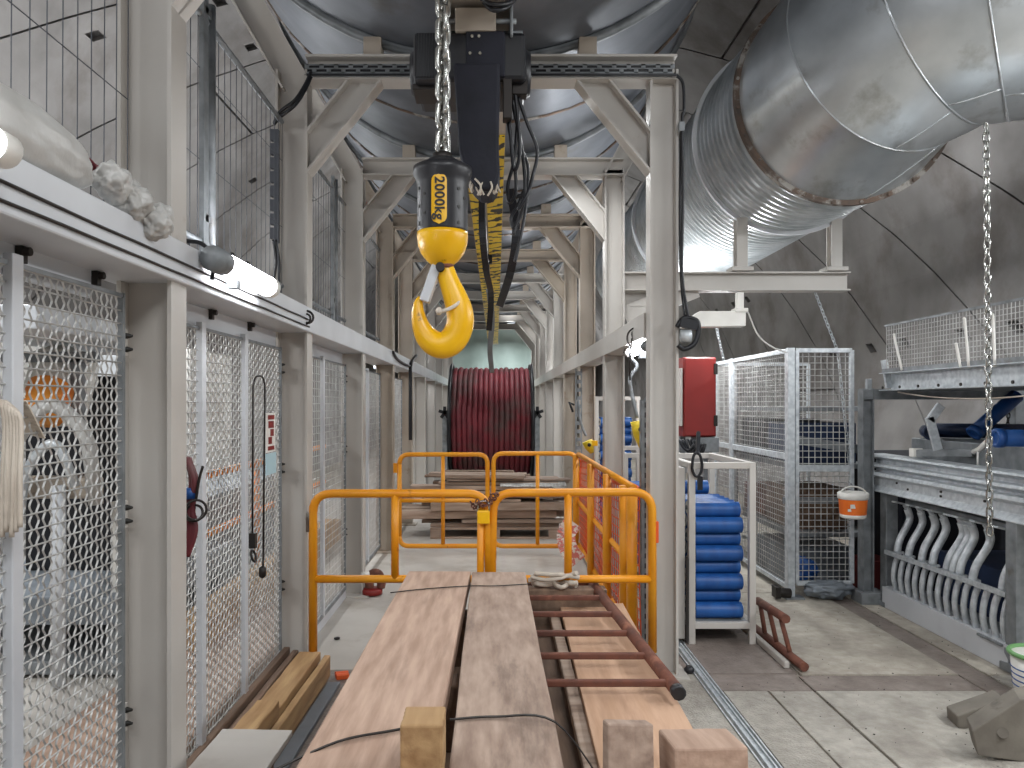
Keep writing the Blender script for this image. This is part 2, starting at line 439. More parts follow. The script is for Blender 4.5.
# longitudinal rails
o = MB().bb(-1.29, -1.05, 1.0, 20, 1.945, 2.085)
tag(o.build('rail_beam', 'rail', loc=(-1.145, 1, 1.945), bevel=.006), 'long pale grey rail beam above the woven mesh fence, carrying the tube lamps', 'beam')
o = MB().bb(.86, 1.035, 4.36, 20, 1.93, 2.07)
tag(o.build('rail_beam', 'white', loc=(.955, 4.4, 1.93)), 'long white rail beam on the side of the orange net and blue rollers', 'beam')

# perforated cable tray on the first cross beam
t = thing('cable_tray', 'black perforated cable tray fixed along the front of the hoist frame beam', 'cable tray', (0, 4.21, 3.40))
mb = MB(); y = 4.205; x0, x1, zt, zb = -1.06, .99, 3.445, 3.395
mb.bb(x0, x1, y - .01, y + .02, 3.378, 3.392)
mb.bb(x0, x1, y - .004, y, zt - .008, zt); mb.bb(x0, x1, y - .004, y, zb - .004, zb + .006); mb.bb(x0, x1, y - .004, y, 3.416, 3.423)
n = 25
for k in range(n + 1):
    x = x0 + (x1 - x0) * k / n
    mb.bb(x - .012, x + .012, y - .004, y, 3.42, zt); x += (x1 - x0) / n / 2
    if x < x1: mb.bb(x - .012, x + .012, y - .004, y, zb, 3.418)
mb.bb(x0, x1, y + .016, y + .019, zb, zt)
mb.build('tray', 'galvd', t)
MB().bb(x0, x1, y + .004, y + .013, zb + .004, zt - .004).build('cable_bundle', 'black', t)
MB().bb(x0, x1 + .03, y - .012, y - .006, 3.376, 3.388).build('edge_strip', 'black', t)

# monorail with hazard edges
t = thing('monorail', 'hoist monorail beam with yellow and black striped flange edges running down the gantry', 'rail', (-.07, 4.4, 3.12))
mb = MB(); mb.ibeam((-.075, 2.3, 3.245), (-.075, 20, 3.245), .26, .25, .014, .012); mb.build('beam', 'cream', t)
MB().bb(-.20, -.108, 4.4, 19.5, 3.108, 3.119).build('striped_edge', 'hazard', t)
MB().bb(-.070, .052, 4.4, 19.5, 3.108, 3.119).build('striped_edge', 'hazard', t)
mb = MB()
for yy in (7.9, 11.5, 15): mb.bb(-.105, -.04, yy, yy + .06, 3.02, 3.12)
mb.build('cable_saddle', 'black', t)
MB().tube(sag((-.085, 4.45, 3.05), (-.085, 7.9, 3.05), .22), .014, 6).build('festoon_cable', 'black', t); MB().tube(sag((-.085, 7.9, 3.05), (-.085, 11.5, 3.05), .25), .014, 6).build('festoon_cable', 'black', t)

# ================================================================= OVERHEAD DUCT (sits on the cross beams)
t = thing('air_duct', 'huge overhead sheet metal duct resting on top of the portal frames', 'duct', (-.09, 4, 5.27))
CX, CZD, RD = -.09, 5.27, 1.75
def arc_tube(y0, y1, r, a0=185, a1=355, n=48, yn=1, dent=0):
    mb = MB(); vs = []; fs = []
    ny = yn + 1
    rr = random.Random(int(y0 * 10))
    for iy in range(ny):
        yy = y0 + (y1 - y0) * iy / yn
        for j in range(n + 1):
            a = 2 * PI * j / n
            d = r + (dent * math.sin(a * 9 + iy * 1.3) * math.sin(PI * iy / yn) if dent else 0)
            vs.append((CX + d * math.cos(a), yy, CZD + d * math.sin(a)))
    for iy in range(ny - 1):
        for j in range(n): fs.append((iy * (n + 1) + j, iy * (n + 1) + j + 1, (iy + 1) * (n + 1) + j + 1, (iy + 1) * (n + 1) + j))
    mb.add(vs, fs, True); return mb
for k in range(-2, 9):
    y0 = 4.28 + 1.77 * k
    arc_tube(y0 + .03, y0 + 1.74, RD, dent=.006, yn=8, n=72).build('shell_section', 'tank', t, recalc=False)
    mb = MB(); mb.torus((CX, y0 + .02, CZD), RD + .012, .028, (0, 1, 0), 72, 6); mb.build('flange_ring', 'galvd', t)
    mb = MB(); mb.torus((CX, y0 + 1.0, CZD), RD + .004, .012, (0, 1, 0), 72, 6); mb.build('seam_band', 'rustring', t)

# ================================================================= LARGE VENTILATION DUCT
t = thing('ventilation_duct', 'big shiny ventilation duct with ribbed section, rusty flange and smooth bend', 'duct', (2.32, 6, 3.67))
DX, DZ, DR = 2.35, 3.67, .736
def dxy(y): return DX + .06 * max(0, 6.0 - y)
mb = MB(); prof = []; y = 5.17; n = 56
pr = []
while y < 12.2:
    pr += [(DR - .006, y), (DR - .006, y + .045), (DR + .012, y + .052), (DR + .012, y + .066), (DR - .006, y + .073)]; y += .085
def duct_lathe(pr, n=72):
    vs = []; fs = []
    for (r, yy) in pr:
        for j in range(n):
            a = 2 * PI * j / n; vs.append((dxy(yy) + r * math.cos(a), yy, DZ + r * math.sin(a)))
    for i in range(len(pr) - 1):
        for j in range(n): fs.append((i * n + j, i * n + (j + 1) % n, (i + 1) * n + (j + 1) % n, (i + 1) * n + j))
    return vs, fs
vs, fs = duct_lathe(pr); mb.add(vs, fs, False); mb.build('ribbed_section', 'spiral', t)
def band(y, w, r0, r1, name, m):
    pr = [(r0, y), (r1, y), (r1, y + w), (r0, y + w)]
    vs, fs = duct_lathe(pr); return MB().add(vs, fs, False).build(name, m, t)
band(5.135, .04, DR - .02, DR + .032, 'rusty_flange', 'rustring')
for k in range(24):
    a = 2 * PI * (k + .5) / 24
    c = Vector((dxy(5.12) + (DR + .018) * math.cos(a), 5.125, DZ + (DR + .018) * math.sin(a))); MB().cyl(c, c + Vector((0, .06, 0)), .012, 6).build('flange_bolt', 'rustring', t)
for yy in (6.0, 8.7, 10.6): band(yy, .035, DR - .01, DR + .04, 'clamp_ring', 'rail')
# smooth mitred bend: ring centres with plane normals
cen = [Vector((dxy(5.14), 5.14, DZ)), Vector((2.58, 4.96, 3.90)), Vector((2.84, 4.80, 4.02)), Vector((3.10, 4.68, 4.06)), Vector((3.95, 4.45, 4.09))]
nrm = [Vector((0, -1, 0)), Vector((.34, -.90, .26)), Vector((.58, -.78, .22)), Vector((.78, -.60, .10)), Vector((.96, -.26, 0))]
rings = []
n = 72
for c, nn in zip(cen, nrm):
    nn = nn.normalized(); rings.append((c, nn))
def ring_pts(c, nn, d, r):
    """points where the cylinder about direction d through c meets the plane (c, nn)"""
    d = d.normalized(); u = d.cross(Vector((0, 0, 1))).normalized(); w = u.cross(d); out = []
    for j in range(n):
        a = 2 * PI * j / n; o = u * math.cos(a) + w * math.sin(a)
        o = o - d * (o.dot(nn) / d.dot(nn)); out.append(c + o * r)
    return out
prev = None
for i in range(len(cen) - 1):
    d = (cen[i + 1] - cen[i])
    da = Vector((0, -1, 0)) if i == 0 else None
    a = ring_pts(cen[i], nrm[i].normalized(), (nrm[i] if i == 0 else cen[i] - cen[i - 1] + cen[i + 1] - cen[i]), DR)
    b = ring_pts(cen[i + 1], nrm[i + 1].normalized(), (cen[i + 1] - cen[i] + (cen[i + 2] - cen[i + 1] if i + 2 < len(cen) else cen[i + 1] - cen[i])), DR)
    if i == 0:
        # keep the angular start aligned with the next rings
        u = Vector((0, -1, 0)).cross(Vector((0, 0, 1))).normalized(); w = u.cross(Vector((0, -1, 0)))
        a = [cen[0] + (u * math.cos(2 * PI * j / n) + w * math.sin(2 * PI * j / n)) * DR for j in range(n)]
    else: a = prev
    prev = b
    ns = 6; vs = []; fs = []
    for s_ in range(ns + 1):
        for j in range(n):
            bul = 1 + .012 * math.sin(PI * s_ / ns)
            c = cen[i].lerp(cen[i + 1], s_ / ns)
            vs.append(c + (a[j].lerp(b[j], s_ / ns) - c) * bul)
    for s_ in range(ns):
        for j in range(n): fs.append((s_ * n + j, s_ * n + (j + 1) % n, (s_ + 1) * n + (j + 1) % n, (s_ + 1) * n + j))
    MB().add(vs, fs, True).build('bend_segment', 'duct', t)
    if i < len(cen) - 2: MB().tube([cen[i + 1] + (p - cen[i + 1]) * 1.003 for p in b], .007, 6, closed=True).build('weld_seam', 'duct', t)
    # longitudinal lap seam under the bend
    js = [j for j in range(n)]
    j0 = min(js, key=lambda j: (a[j] - Vector((2.6, 4.4, 2.6))).length)
    MB().tube([vs[s_ * n + j0] for s_ in range(ns + 1)], .006, 6).build('lap_seam', 'duct', t)

# duct support bracket at the second frame
t = thing('duct_bracket', 'white steel cantilever bracket with two stub posts under the ribbed duct', 'bracket', (1.03, 6.07, 2.44))
MB().ibeam((1.03, 6.07, 2.525), (2.84, 6.07, 2.525), .14, .15, .012, .009).build('arm', 'white', t)
MB().bar((1.04, 6.07, 2.25), (1.62, 6.07, 2.48), .012, .16, (0, 0, 1)).build('gusset', 'white', t)
MB().ibeam((1.03, 6.12, 2.39), (1.40, 6.12, 2.39), .12, .12, .01, .008).build('stub_arm', 'white', t)
for x in (1.965, 2.72):
    zt = DZ - math.sqrt((DR + .03) ** 2 - min((x - DX) ** 2, .55)) + .02
    p = MB().ibeam((x, 6.03, 2.62), (x, 6.03, zt), .085, .10, .012, .03, up=(0, 1, 0)).build('stub_post', 'white', t)
    MB().bb(x - .085, x + .085, 5.96, 6.12, 2.602, 2.635).build('foot_plate', 'white', p, bevel=.004)

# white junction fixture hanging below the bracket
t = thing('light_fixture', 'white box light fitting under the duct bracket, switched off', 'light', (1.6, 5.9, 2.2))
Y = 5.6
MB().prism([(ax(684, Y), az(322, Y)), (ax(700, Y), az(311, Y)), (ax(746, Y), az(311, Y)), (ax(746, Y), az(326, Y)), (ax(684, Y), az(327, Y))], 'y', Y, Y + .12).build('housing', 'whitep', t, bevel=.004)
MB().bb(ax(735, Y), ax(748, Y), Y - .01, Y + .1, az(312, Y), az(308, Y)).build('end_cap', 'whitep', t, bevel=.004)
MB().bb(ax(738, Y), ax(744.5, Y), Y + .01, Y + .07, az(309, Y), az(292, Y)).build('gland_box', 'whitep', t, bevel=.004)
mb = MB(); mb.tube(spline([at(748, 312, 5.65), at(758, 335, 5.7), at(772, 347, 5.8), at(786, 352, 5.95)]), .006, 6); mb.build('lead', 'whitep', t)
# ================================================================= HOIST
Yh = 2.95
t = thing('chain_hoist', 'black electric chain hoist under the monorail with a long chain bag', 'hoist', (-.1, Yh, 3.1))
x0, x1 = ax(408, Yh), ax(531, Yh); zt, zb = az(31, Yh), az(80, Yh)
mb = MB(); mb.bb(x0 + .02, x1 - .02, Yh, Yh + .34, zb, zt); mb.build('motor_housing', 'black', t, bevel=.018)
mb = MB()
for k in range(7): mb.bb(x0 + .035 + k * .011, x0 + .041 + k * .011, Yh - .004, Yh + .34, zb + .012, zt - .01)
mb.build('cooling_fin', 'black', t)
MB().lathe([(.02, 0), (.085, .004), (.098, .03), (.098, .06)], (x1 + .008, Yh + .17, (zb + zt) / 2), (-1, 0, 0)).build('end_cap', 'black', t)
MB().lathe([(.02, 0), (.085, .004), (.098, .03), (.098, .06)], (x0 - .008, Yh + .17, (zb + zt) / 2), (1, 0, 0)).build('end_cap', 'black', t)
mb = MB(); mb.bb(ax(466, Yh), ax(505, Yh), Yh - .012, Yh + .1, zb + .01, zt - .004)
p = mb.build('gear_cover', 'navy', t, bevel=.006)
sc = MB()
for (px, py) in ((472, 36), (479, 36), (470, 53), (480, 53), (469, 78), (482, 78)): sc.cyl(at(px, py, Yh - .02), at(px, py, Yh - .005), .006, 8)
sc.build('screw', 'chrome', p)
# chain bag (tapered fabric)
pts = []
Yb = Yh - .03
mb = MB()
prof = [(62, 453, 500), (90, 455, 500), (120, 457, 499), (150, 459, 499), (172, 465, 500), (184, 474, 497), (190, 480, 492)]
vs = []; fs = []
for (py, a, b_) in prof:
    for xx, yy in ((a, Yb), (b_, Yb), (b_, Yb + .20), (a, Yb + .20)):
        vs.append((ax(xx, Yb), yy, az(py, Yb)))
for i in range(len(prof) - 1):
    for j in range(4): fs.append((i * 4 + j, i * 4 + (j + 1) % 4, (i + 1) * 4 + (j + 1) % 4, (i + 1) * 4 + j))
fs.append((0, 1, 2, 3)); fs.append(tuple(range(len(vs) - 4, len(vs)))[::-1])
mb.add(vs, fs); mb.build('chain_bag', 'navy', t, bevel=.012)
rr = random.Random(4); mb = MB()
for k in range(14):
    px = 470 + rr.random() * 28; py = 176 + rr.random() * 6
    a = at(px, py, Yb - .006 + rr.random() * .1); b = at(px + rr.uniform(-7, 7), 190 + rr.random() * 6, a.y)
    mb.tube(spline([a, a.lerp(b, .5) + Vector((rr.uniform(-.02, .02), -.01, 0)), b], 4), .004, 5)
mb.build('frayed_rope', 'strapw', t)
# side lug plates and frame beneath the housing
for (xa_, xb_, ya_, yb_, pa_, pb_) in ((x0 + .01, ax(436, Yh), .05, .20, 84, 78), (ax(512, Yh), x1 - .012, .04, .1, 90, 76), (ax(503, Yh), ax(512, Yh), .0, .06, 118, 78)):
    MB().bb(xa_, xb_, Yh + ya_, Yh + yb_, az(pa_, Yh), az(pb_, Yh)).build('lug_plate', 'bolt', t, bevel=.004)
# trolley on the monorail
tr = thing('hoist_trolley', 'steel trolley with black wheels above the black hoist, running on the monorail', 'trolley', (-.1, Yh, 3.15))
for sx in (-1, 1):
    p = MB().bb(-.07 + sx * .125, -.07 + sx * .137, Yh - .02, Yh + .36, 2.98, 3.26).build('side_plate', 'galvd', tr, bevel=.005)
    w = MB()
    for yy in (Yh + .06, Yh + .28): w.lathe([(.03, 0), (.052, .002), (.046, .034), (.02, .036)], (-.07 + sx * .123, yy, 3.185), (-sx, 0, 0), 20)
    w.build('wheel', 'bolt', p)
mb = MB()
for zz in (3.02, 3.07):
    mb.cyl((-.25, Yh + .16, zz), (.11, Yh + .16, zz), .016, 10)
mb.cyl((-.22, Yh + .0, 3.045), (.08, Yh + .0, 3.045), .010, 10)
mb.bb(-.13, -.03, Yh + .1, Yh + .22, 2.96, 3.09); mb.build('cross_bolt', 'galvd', tr)
mb = MB(); mb.bb(-.16, .0, Yh - .02, Yh + .04, 3.0, 3.09); mb.build('label_block', 'cream', tr, bevel=.004)
mb = MB(); mb.bb(ax(418, 2.65), ax(470, 2.65), 2.66, 2.82, 3.10, 3.118); mb.bb(-.215, -.175, 2.71, 2.77, 3.06, 3.11); mb.build('chain_anchor', 'bolt', tr)
# cables beside the hoist
G = 'black cable loops beside the hoist'
rr = random.Random(11)
loops = [[(505, 88), (510, 130), (514, 170), (520, 150), (516, 100), (512, 84)],
         [(515, 86), (526, 120), (537, 150), (533, 175), (527, 195), (518, 210)],
         [(509, 86), (515, 115), (522, 150), (525, 190), (520, 215), (513, 235)],
         [(507, 82), (508, 120), (513, 150), (516, 190), (509, 203), (508, 185), (514, 160), (517, 120), (512, 90)],
         [(511, 200), (523, 196), (521, 215), (514, 228), (511, 218), (518, 205), (524, 190)],
         [(513, 88), (519, 140), (528, 168), (526, 205), (521, 235), (515, 262)]]
for k, lp in enumerate(loops):
    yy = 3.0 + .03 * k
    o = MB().tube(spline([at(px, py, yy + rr.uniform(-.02, .02)) for px, py in lp], 7), .0075, 7).build('hoist_cable', 'black')
    tag(o, 'thin black cable hanging in loops beside the black hoist', 'cable', G)
o = MB().tube(spline([at(484, 2, 2.9), at(493, 10, 2.88), at(505, 8, 2.9), at(515, 0, 2.95)], 8), .009, 8).tube(spline([at(478, -4, 2.9), at(492, 4, 2.87), at(508, 3, 2.9), at(518, -6, 2.95)], 8), .009, 8).build('supply_cable', 'black')
tag(o, 'pair of black supply cables slung over the top of the hoist', 'cable')
# flat festoon straps hanging under the monorail
mb = MB()
def strap(pts, w, t_):
    P = spline(pts, 6); m_ = MB()
    for i in range(len(P) - 1): m_.bar(P[i], P[i + 1], w, t_, up=(0, -1, 0))
    return m_
o = strap([at(482, 192, 4.2), at(482, 230, 4.1), at(486, 270, 4.2), at(491, 296, 4.5), at(489, 330, 4.7)], .035, .012).build('festoon_strap', 'black')
tag(o, 'black flat festoon cable hanging straight down between the striped rail edges', 'cable')
o = strap([at(510, 190, 4.2), at(516, 230, 4.1), at(511, 270, 4.2), at(500, 305, 4.6)], .045, .02).build('festoon_strap', 'black')
tag(o, 'thick black festoon loop curving down to the side of the striped rail', 'cable')
o = strap([at(489, 290, 5.0), at(492, 320, 5.4), at(490, 350, 5.8), at(492, 372, 6.2)], .04, .015).build('festoon_strap', 'slate')
tag(o, 'bluish grey cable tail hanging lowest under the striped monorail', 'cable')

# ================================================================= CHAIN + HOOK BLOCK
Yk = 2.74; s = 2.71 / FP
zc = 3.10; links = MB(); k = 0; cx = ax(443, Yk)
pitch = .0505; wr = .0105; iw = .0225
z = zc
while z > az(157, Yk) - .03:
    pts = []
    hl = pitch / 2 + wr * .98
    for a in range(20):
        an = 2 * PI * a / 20
        ca, sa = math.cos(an), math.sin(an)
        lx = iw * ca; lz = (hl - iw + wr) * (1 if sa > 0 else -1) * (1 if abs(sa) > .05 else 0) + iw * sa
        d = Vector((lx, 0, lz)) if k % 2 == 0 else Vector((0, lx, lz))
        d = Matrix.Rotation(.6, 3, 'Z') @ d
        pts.append(Vector((cx, Yk, z)) + d)
    links.tube(pts, wr, 7, closed=True); z -= pitch; k += 1
tag(links.build('load_chain', 'chrome', loc=(cx, Yk, 3.1)), 'thick bright steel load chain running straight down to the yellow hook block', 'chain')

bx = ax(442.5, Yk)
t = thing('hook_block', 'black and yellow hook block with a big yellow hook hanging on the chain', 'hook', (bx, Yk, 2.0))
Zp = lambda py: az(py, 2.665)
prof = [(8, 152), (14, 153), (18, 156), (22, 158), (29.5, 162), (30, 168), (27, 174), (25.6, 180), (25.6, 226), (25.2, 229)]
p = MB().lathe([(r * s, Zp(y)) for r, y in prof], (bx, Yk, 0), (0, 0, 1), 40).build('housing', 'rubber', t)
hb = MB()
for (px, py) in ((426, 193), (426, 212), (420, 186), (420, 204), (420, 222), (460, 188), (460, 206), (460, 222), (465, 196)):
    dx = (px - 442.5) * s; r = 25.7 * s; dy = -math.sqrt(max(r * r - dx * dx, 0)); c = Vector((bx + dx, Yk + dy, Zp(py)))
    nn = Vector((dx, dy, 0)).normalized(); hb.cyl(c - nn * .002, c + nn * .0015, .0065, 10)
hb.build('vent_hole', 'text', p)
# chain guide collar
MB().lathe([(.03, 0), (.036, .004), (.036, .035), (.028, .04)], (bx, Yk, Zp(157)), (0, 0, 1), 24).build('chain_guide', 'bolt', t)
# label plate wrapped on the housing
def curved_pill(x0, x1, y0, y1, r, m, name, parent, th=.002):
    mb = MB(); vs = []; fs = []; nx, nz = 8, 20; hw = (x1 - x0) / 2; cxp = (x0 + x1) / 2
    for j in range(nz + 1):
        py = y0 + (y1 - y0) * j / nz
        e = min(py - y0, y1 - py); w = hw if e >= hw else math.sqrt(max(hw * hw - (hw - e) ** 2, .4))
        for i in range(nx + 1):
            px = cxp + w * (2 * i / nx - 1); dx = (px - 442.5) * s
            vs.append((bx + dx, Yk - math.sqrt((r * s + th) ** 2 - dx * dx), Zp(py)))
    for j in range(nz):
        for i in range(nx): fs.append((j * (nx + 1) + i, j * (nx + 1) + i + 1, (j + 1) * (nx + 1) + i + 1, (j + 1) * (nx + 1) + i))
    mb.add(vs, fs, False); return mb.build(name, m, parent, recalc=True)
pl = curved_pill(432.3, 449.8, 173, 226, 25.7, 'text', 'label_border', t, .0015)
lab = curved_pill(433.4, 448.6, 174.3, 224.8, 25.7, 'hook', 'load_label', t, .003)
lab['label'] = 'yellow load plate reading 2000kg'
cu = bpy.data.curves.new('lettering', 'FONT'); cu.body = '2000kg'; cu.size = 13.5 * s; cu.align_x = 'CENTER'; cu.align_y = 'CENTER'; cu.extrude = .0006; cu.space_character = 1.08
cu.offset = .0011
tmp = bpy.data.objects.new('tmp_text', cu); COL.objects.link(tmp); bpy.context.view_layer.update()
me = bpy.data.meshes.new_from_object(tmp.evaluated_get(bpy.context.evaluated_depsgraph_get())); bpy.data.objects.remove(tmp); bpy.data.curves.remove(cu)
me.name = 'lettering'; me.materials.clear(); me.materials.append(M['text'])
tx = bpy.data.objects.new('lettering', me); COL.objects.link(tx)
tx.parent = lab; tx.location = Vector((bx + (441.2 - 442.5) * s, Yk - 25.7 * s - .0052, Zp(199.5))) - WL[t.name]
tx.rotation_euler = (PI / 2, PI / 2, 0)
MB().lathe([(25.6 * s, Zp(228)), (25.8 * s, Zp(232)), (25 * s, Zp(240)), (22 * s, Zp(249)), (16 * s, Zp(257)), (11 * s, Zp(261)), (9 * s, Zp(263))], (bx, Yk, 0), (0, 0, 1), 40).build('yellow_cup', 'hook', t)
MB().lathe([(10 * s, Zp(260)), (10.5 * s, Zp(262.5)), (9 * s, Zp(265))], (bx + .004, Yk, 0), (0, 0, 1), 28).build('collar', 'rust', t)
hp = [(444, 262), (446, 272), (450, 284), (455, 297), (459.5, 311), (460, 324), (455, 337), (446, 344.5), (436, 344), (427, 337), (421, 326), (418, 313), (418.5, 303), (420, 297)]
hr = [7.5, 8.5, 9.5, 11, 12.2, 12.6, 12.8, 12.6, 12, 10.5, 8.2, 6.0, 4.2, 2.0]
P2 = spline([(a, b, 0) for a, b in hp], 5); R2 = spline([(r, 0, 0) for r in hr], 5)
MB().tube([at(q.x, q.y, Yk) for q in P2], [max(r.x, 1.2) * s * .92 for r in R2], 20, flat=1.2).build('hook', 'hook', t)
mb = MB(); mb.bar(at(437, 266, Yk), at(424.5, 302, Yk), .052, .036, up=(1, 0, 0))
lt = mb.build('safety_latch', 'rail', t, bevel=.006)
mb = MB(); mb.lathe([(.016, -.05), (.016, .05)], at(441, 269, Yk), (0, 1, 0), 14); mb.build('latch_pin', 'bolt', lt)
mb = MB(); mb.tube(spline([at(440, 311, Yk - .045), at(446, 310, Yk - .05), at(456, 305, Yk - .04), at(462, 298, Yk - .02)], 5), .007, 8); mb.lathe([(.004, -.012), (.014, -.006), (.014, .006), (.004, .012)], at(439, 311, Yk - .045), (1, 0, 0), 10)
mb.build('cable_tie', 'strapw', t)

# ================================================================= YELLOW GATES
def tubes(name, paths, r, parent, m='yellow'):
    mb = MB()
    for p in paths: mb.tube(p, r, 10)
    return mb.build(name, m, parent)
Yg = 4.19
def g(px, py): return at(px, py, Yg)
t = thing('safety_gate', 'yellow tubular gate half hinged on the post by the wire fence, with padlock side', 'gate', g(312, 640))
tubes('outer_tube', [rounded([g(313, 652), g(313, 493.5), g(487, 493.5), g(489.5, 600)], .11)], .024, t)
tubes('middle_bar', [[g(314, 579), g(482, 579)]], .022, t)
tubes('upright', [[g(395, 494), g(395, 579)]], .022, t)
tubes('lock_upright', [[g(481, 497), g(480, 640)]], .021, t)
MB().box(g(309, 522), (.03, .03, .11)).build('hinge', 'rustring', t, bevel=.004)
t = thing('safety_gate', 'yellow tubular gate half hinged on the post beside the orange net fence', 'gate', g(654, 640))
tubes('outer_tube', [rounded([g(490.5, 640), g(493.5, 493), g(652, 492), g(652.5, 652)], .11)], .024, t)
tubes('middle_bar', [[g(494, 579), g(652, 579)]], .022, t)
tubes('upright', [[g(568, 493), g(568, 579)]], .022, t)
MB().box(g(656.5, 532), (.02, .03, .12)).build('hinge', 'orange', t, bevel=.004)
t = thing('padlock', 'yellow padlock with chain tying the two nearer gate halves together', 'padlock', g(484, 520))
MB().box(at(483.5, 517, Yg - .045), (.07, .035, .075)).build('lock_body', 'hook', t, bevel=.008)
mb = MB(); mb.tube(rounded([at(478, 512, Yg - .045), at(478, 501, Yg - .045), at(489, 501, Yg - .045), at(489, 512, Yg - .045)], .03), .006, 8); mb.build('shackle', 'chrome', t)
mb = MB()
rr = random.Random(2)
cp = spline([at(476, 500, Yg - .04), at(484, 506, Yg - .05), at(492, 501, Yg - .04), at(497, 494, Yg - .02), at(488, 499, Yg - .05), at(476, 508, Yg - .03), at(471, 502, Yg - .02)], 3)
for i in range(len(cp) - 1):
    d = (cp[i + 1] - cp[i]); c = (cp[i] + cp[i + 1]) / 2
    mb.torus(c, .012, .004, Vector((rr.uniform(-1, 1), rr.uniform(-1, 1), rr.uniform(-1, 1))), 12, 5)
mb.build('lock_chain', 'rust', t)
# farther gate pair
Yr = 7.68
def g2(px, py): return at(px, py, Yr)
t = thing('safety_gate', 'farther yellow gate half with a middle bar, in front of the plank pallet', 'gate', g2(400, 548))
tubes('outer_tube', [rounded([g2(399.5, 454.5), g2(487.5, 454.5), g2(487.5, 546), g2(399.5, 546)], .1, closed=True)], .024, t)
t.children[0].data.update()
tubes('middle_bar', [[g2(400, 500.5), g2(487, 500.5)]], .022, t); tubes('upright', [[g2(443, 455), g2(443, 546)]], .021, t)
mb = MB(); P_ = rounded([g2(399.5, 454.5), g2(487.5, 454.5), g2(487.5, 546), g2(399.5, 546)], .1, closed=True)
mb.tube([P_[-1], P_[0]], .024, 10); mb.box(g2(395.5, 468), (.04, .04, .1)); mb.build('hinge', 'yellow', t)
t = thing('safety_gate', 'farther yellow gate half with one upright, nearest the orange net corner', 'gate', g2(577, 548))
P_ = rounded([g2(493.5, 453.5), g2(577, 453.5), g2(577, 546), g2(493.5, 546)], .1, closed=True)
mb = MB(); mb.tube(P_, .024, 10, closed=True); mb.build('outer_tube', 'yellow', t)
tubes('upright', [[g2(537.5, 454), g2(537.5, 546)]], .021, t)

# yellow guard rail run with the orange net
t = thing('guard_rail', 'yellow guard rail with many uprights running between the gates, behind the orange net', 'railing', (.86, 6, 0))
mb = MB(); xs = .835
tubes('top_rail', [[(xs, 4.55, 1.03), (xs, 7.6, 1.03)]], .024, t)
tubes('low_rail', [[(xs, 4.55, .55), (xs, 7.6, .55)]], .02, t); tubes('toe_rail', [[(xs, 4.55, .12), (xs, 7.6, .12)]], .02, t)
for yy in (4.44, 4.70, 5.44, 6.38, 7.58): tubes('upright', [[(xs - .03, yy, .0), (xs - .03, yy, 1.03)]], .032 if yy < 6 else .03, t)
# orange net: thin diamond mesh with ragged top edge
mb = MB(); x = xs + .03; y0, y1 = 4.50, 7.7
rr = random.Random(9)
def nx_(y, z): return x + .008 * math.sin(y * 6 + z * 4)
nyc = 42
for k in range(nyc + 1):
    yy = y0 + (y1 - y0) * k / nyc; zt = 1.0 + .03 * math.sin(yy * 3.1)
    pts = [(nx_(yy, z_), yy, z_) for z_ in [.10 + (zt - .10) * q / 8 for q in range(9)]]
    mb.tube(pts, .0034, 4, smooth=False, caps=False)
for k in range(15):
    z_ = .10 + .90 * k / 14
    pts = [(nx_(y0 + (y1 - y0) * q / 20, z_), y0 + (y1 - y0) * q / 20, z_ + .03 * math.sin((y0 + (y1 - y0) * q / 20) * 3.1) * (k / 14)) for q in range(21)]
    mb.tube(pts, 0.013 if k == 14 else .005, 4, smooth=False, caps=False)
tag(mb.build('safety_net', 'orange', loc=(x, 6, .1)), 'orange plastic safety net tied along the yellow guard rail', 'net')
o = strap([at(573, 522, 6.6), at(566, 535, 6.55), at(569, 550, 6.5), at(578, 562, 6.5)], .16, .012).build('cloth', 'cloth')
tag(o, 'red and white checked cloth hanging low at the orange net', 'cloth')

# ================================================================= WIRE FENCES along the walkway
def fence(y0, y1, z0, z1, lab, stiles, amp, du, dv, r, kick=True, xf=-1.20):
    t = thing('mesh_fence_panel', lab, 'fence', (xf, (y0 + y1) / 2, z0), 'woven mesh panels along the walkway')
    weave(MB(), (xf, y0, z0), (0, 1, 0), (0, 0, 1), y1 - y0, z1 - z0, du, dv, r, amp).build('woven_mesh', 'mesh', t, recalc=False)
    f = MB(); w = .03
    for yy in (y0, y1): f.bb(xf - .008, xf + .010, yy - .008, yy + .008, z0 - .02, z1 + .015)
    f.bb(xf - .008, xf + .010, y0, y1, z1, z1 + .012); f.bb(xf - .012, xf + .014, y0, y1, z0 - .03, z0)
    f.build('frame', 'galvd', t)
    for yy in stiles: MB().bb(xf - .004, xf + .022, yy - .022, yy + .022, z0 - .02, z1 + .03).build('stile', 'rail', t, bevel=.003)
    return t
t = fence(1.0, 2.40, .05, 1.88, 'woven mesh fence panel nearest, with white ropes slung over its stile', (1.85,), .0055, .029, .042, .0032)
MB().bb(-1.235, -1.225, 1.2, 2.27, 1.86, 1.955).build('head_plate', 'slate', t, bevel=.002).data.materials[0] = M['rail']
t = fence(2.64, 4.16, .05, 1.84, 'woven mesh fence panel with a wire cable loop hanging on it', (3.03, 3.55), .0055, .032, .042, .0032)
MB().bb(-1.235, -1.222, 2.65, 4.16, 1.86, 1.94).build('head_plate', 'rail', t, bevel=.002)
t = fence(4.42, 5.95, .10, 1.84, 'pale mesh fence panel behind the post where the yellow gate hangs', (5.15,), 0, .05, .05, .0028)
MB().bb(-1.235, -1.222, 4.42, 5.95, 1.86, 1.94).build('head_plate', 'rail', t, bevel=.002)
MB().bb(-1.21, -1.19, 4.42, 5.95, .0, .09).build('kick_plate', 'rail', t, bevel=.002)
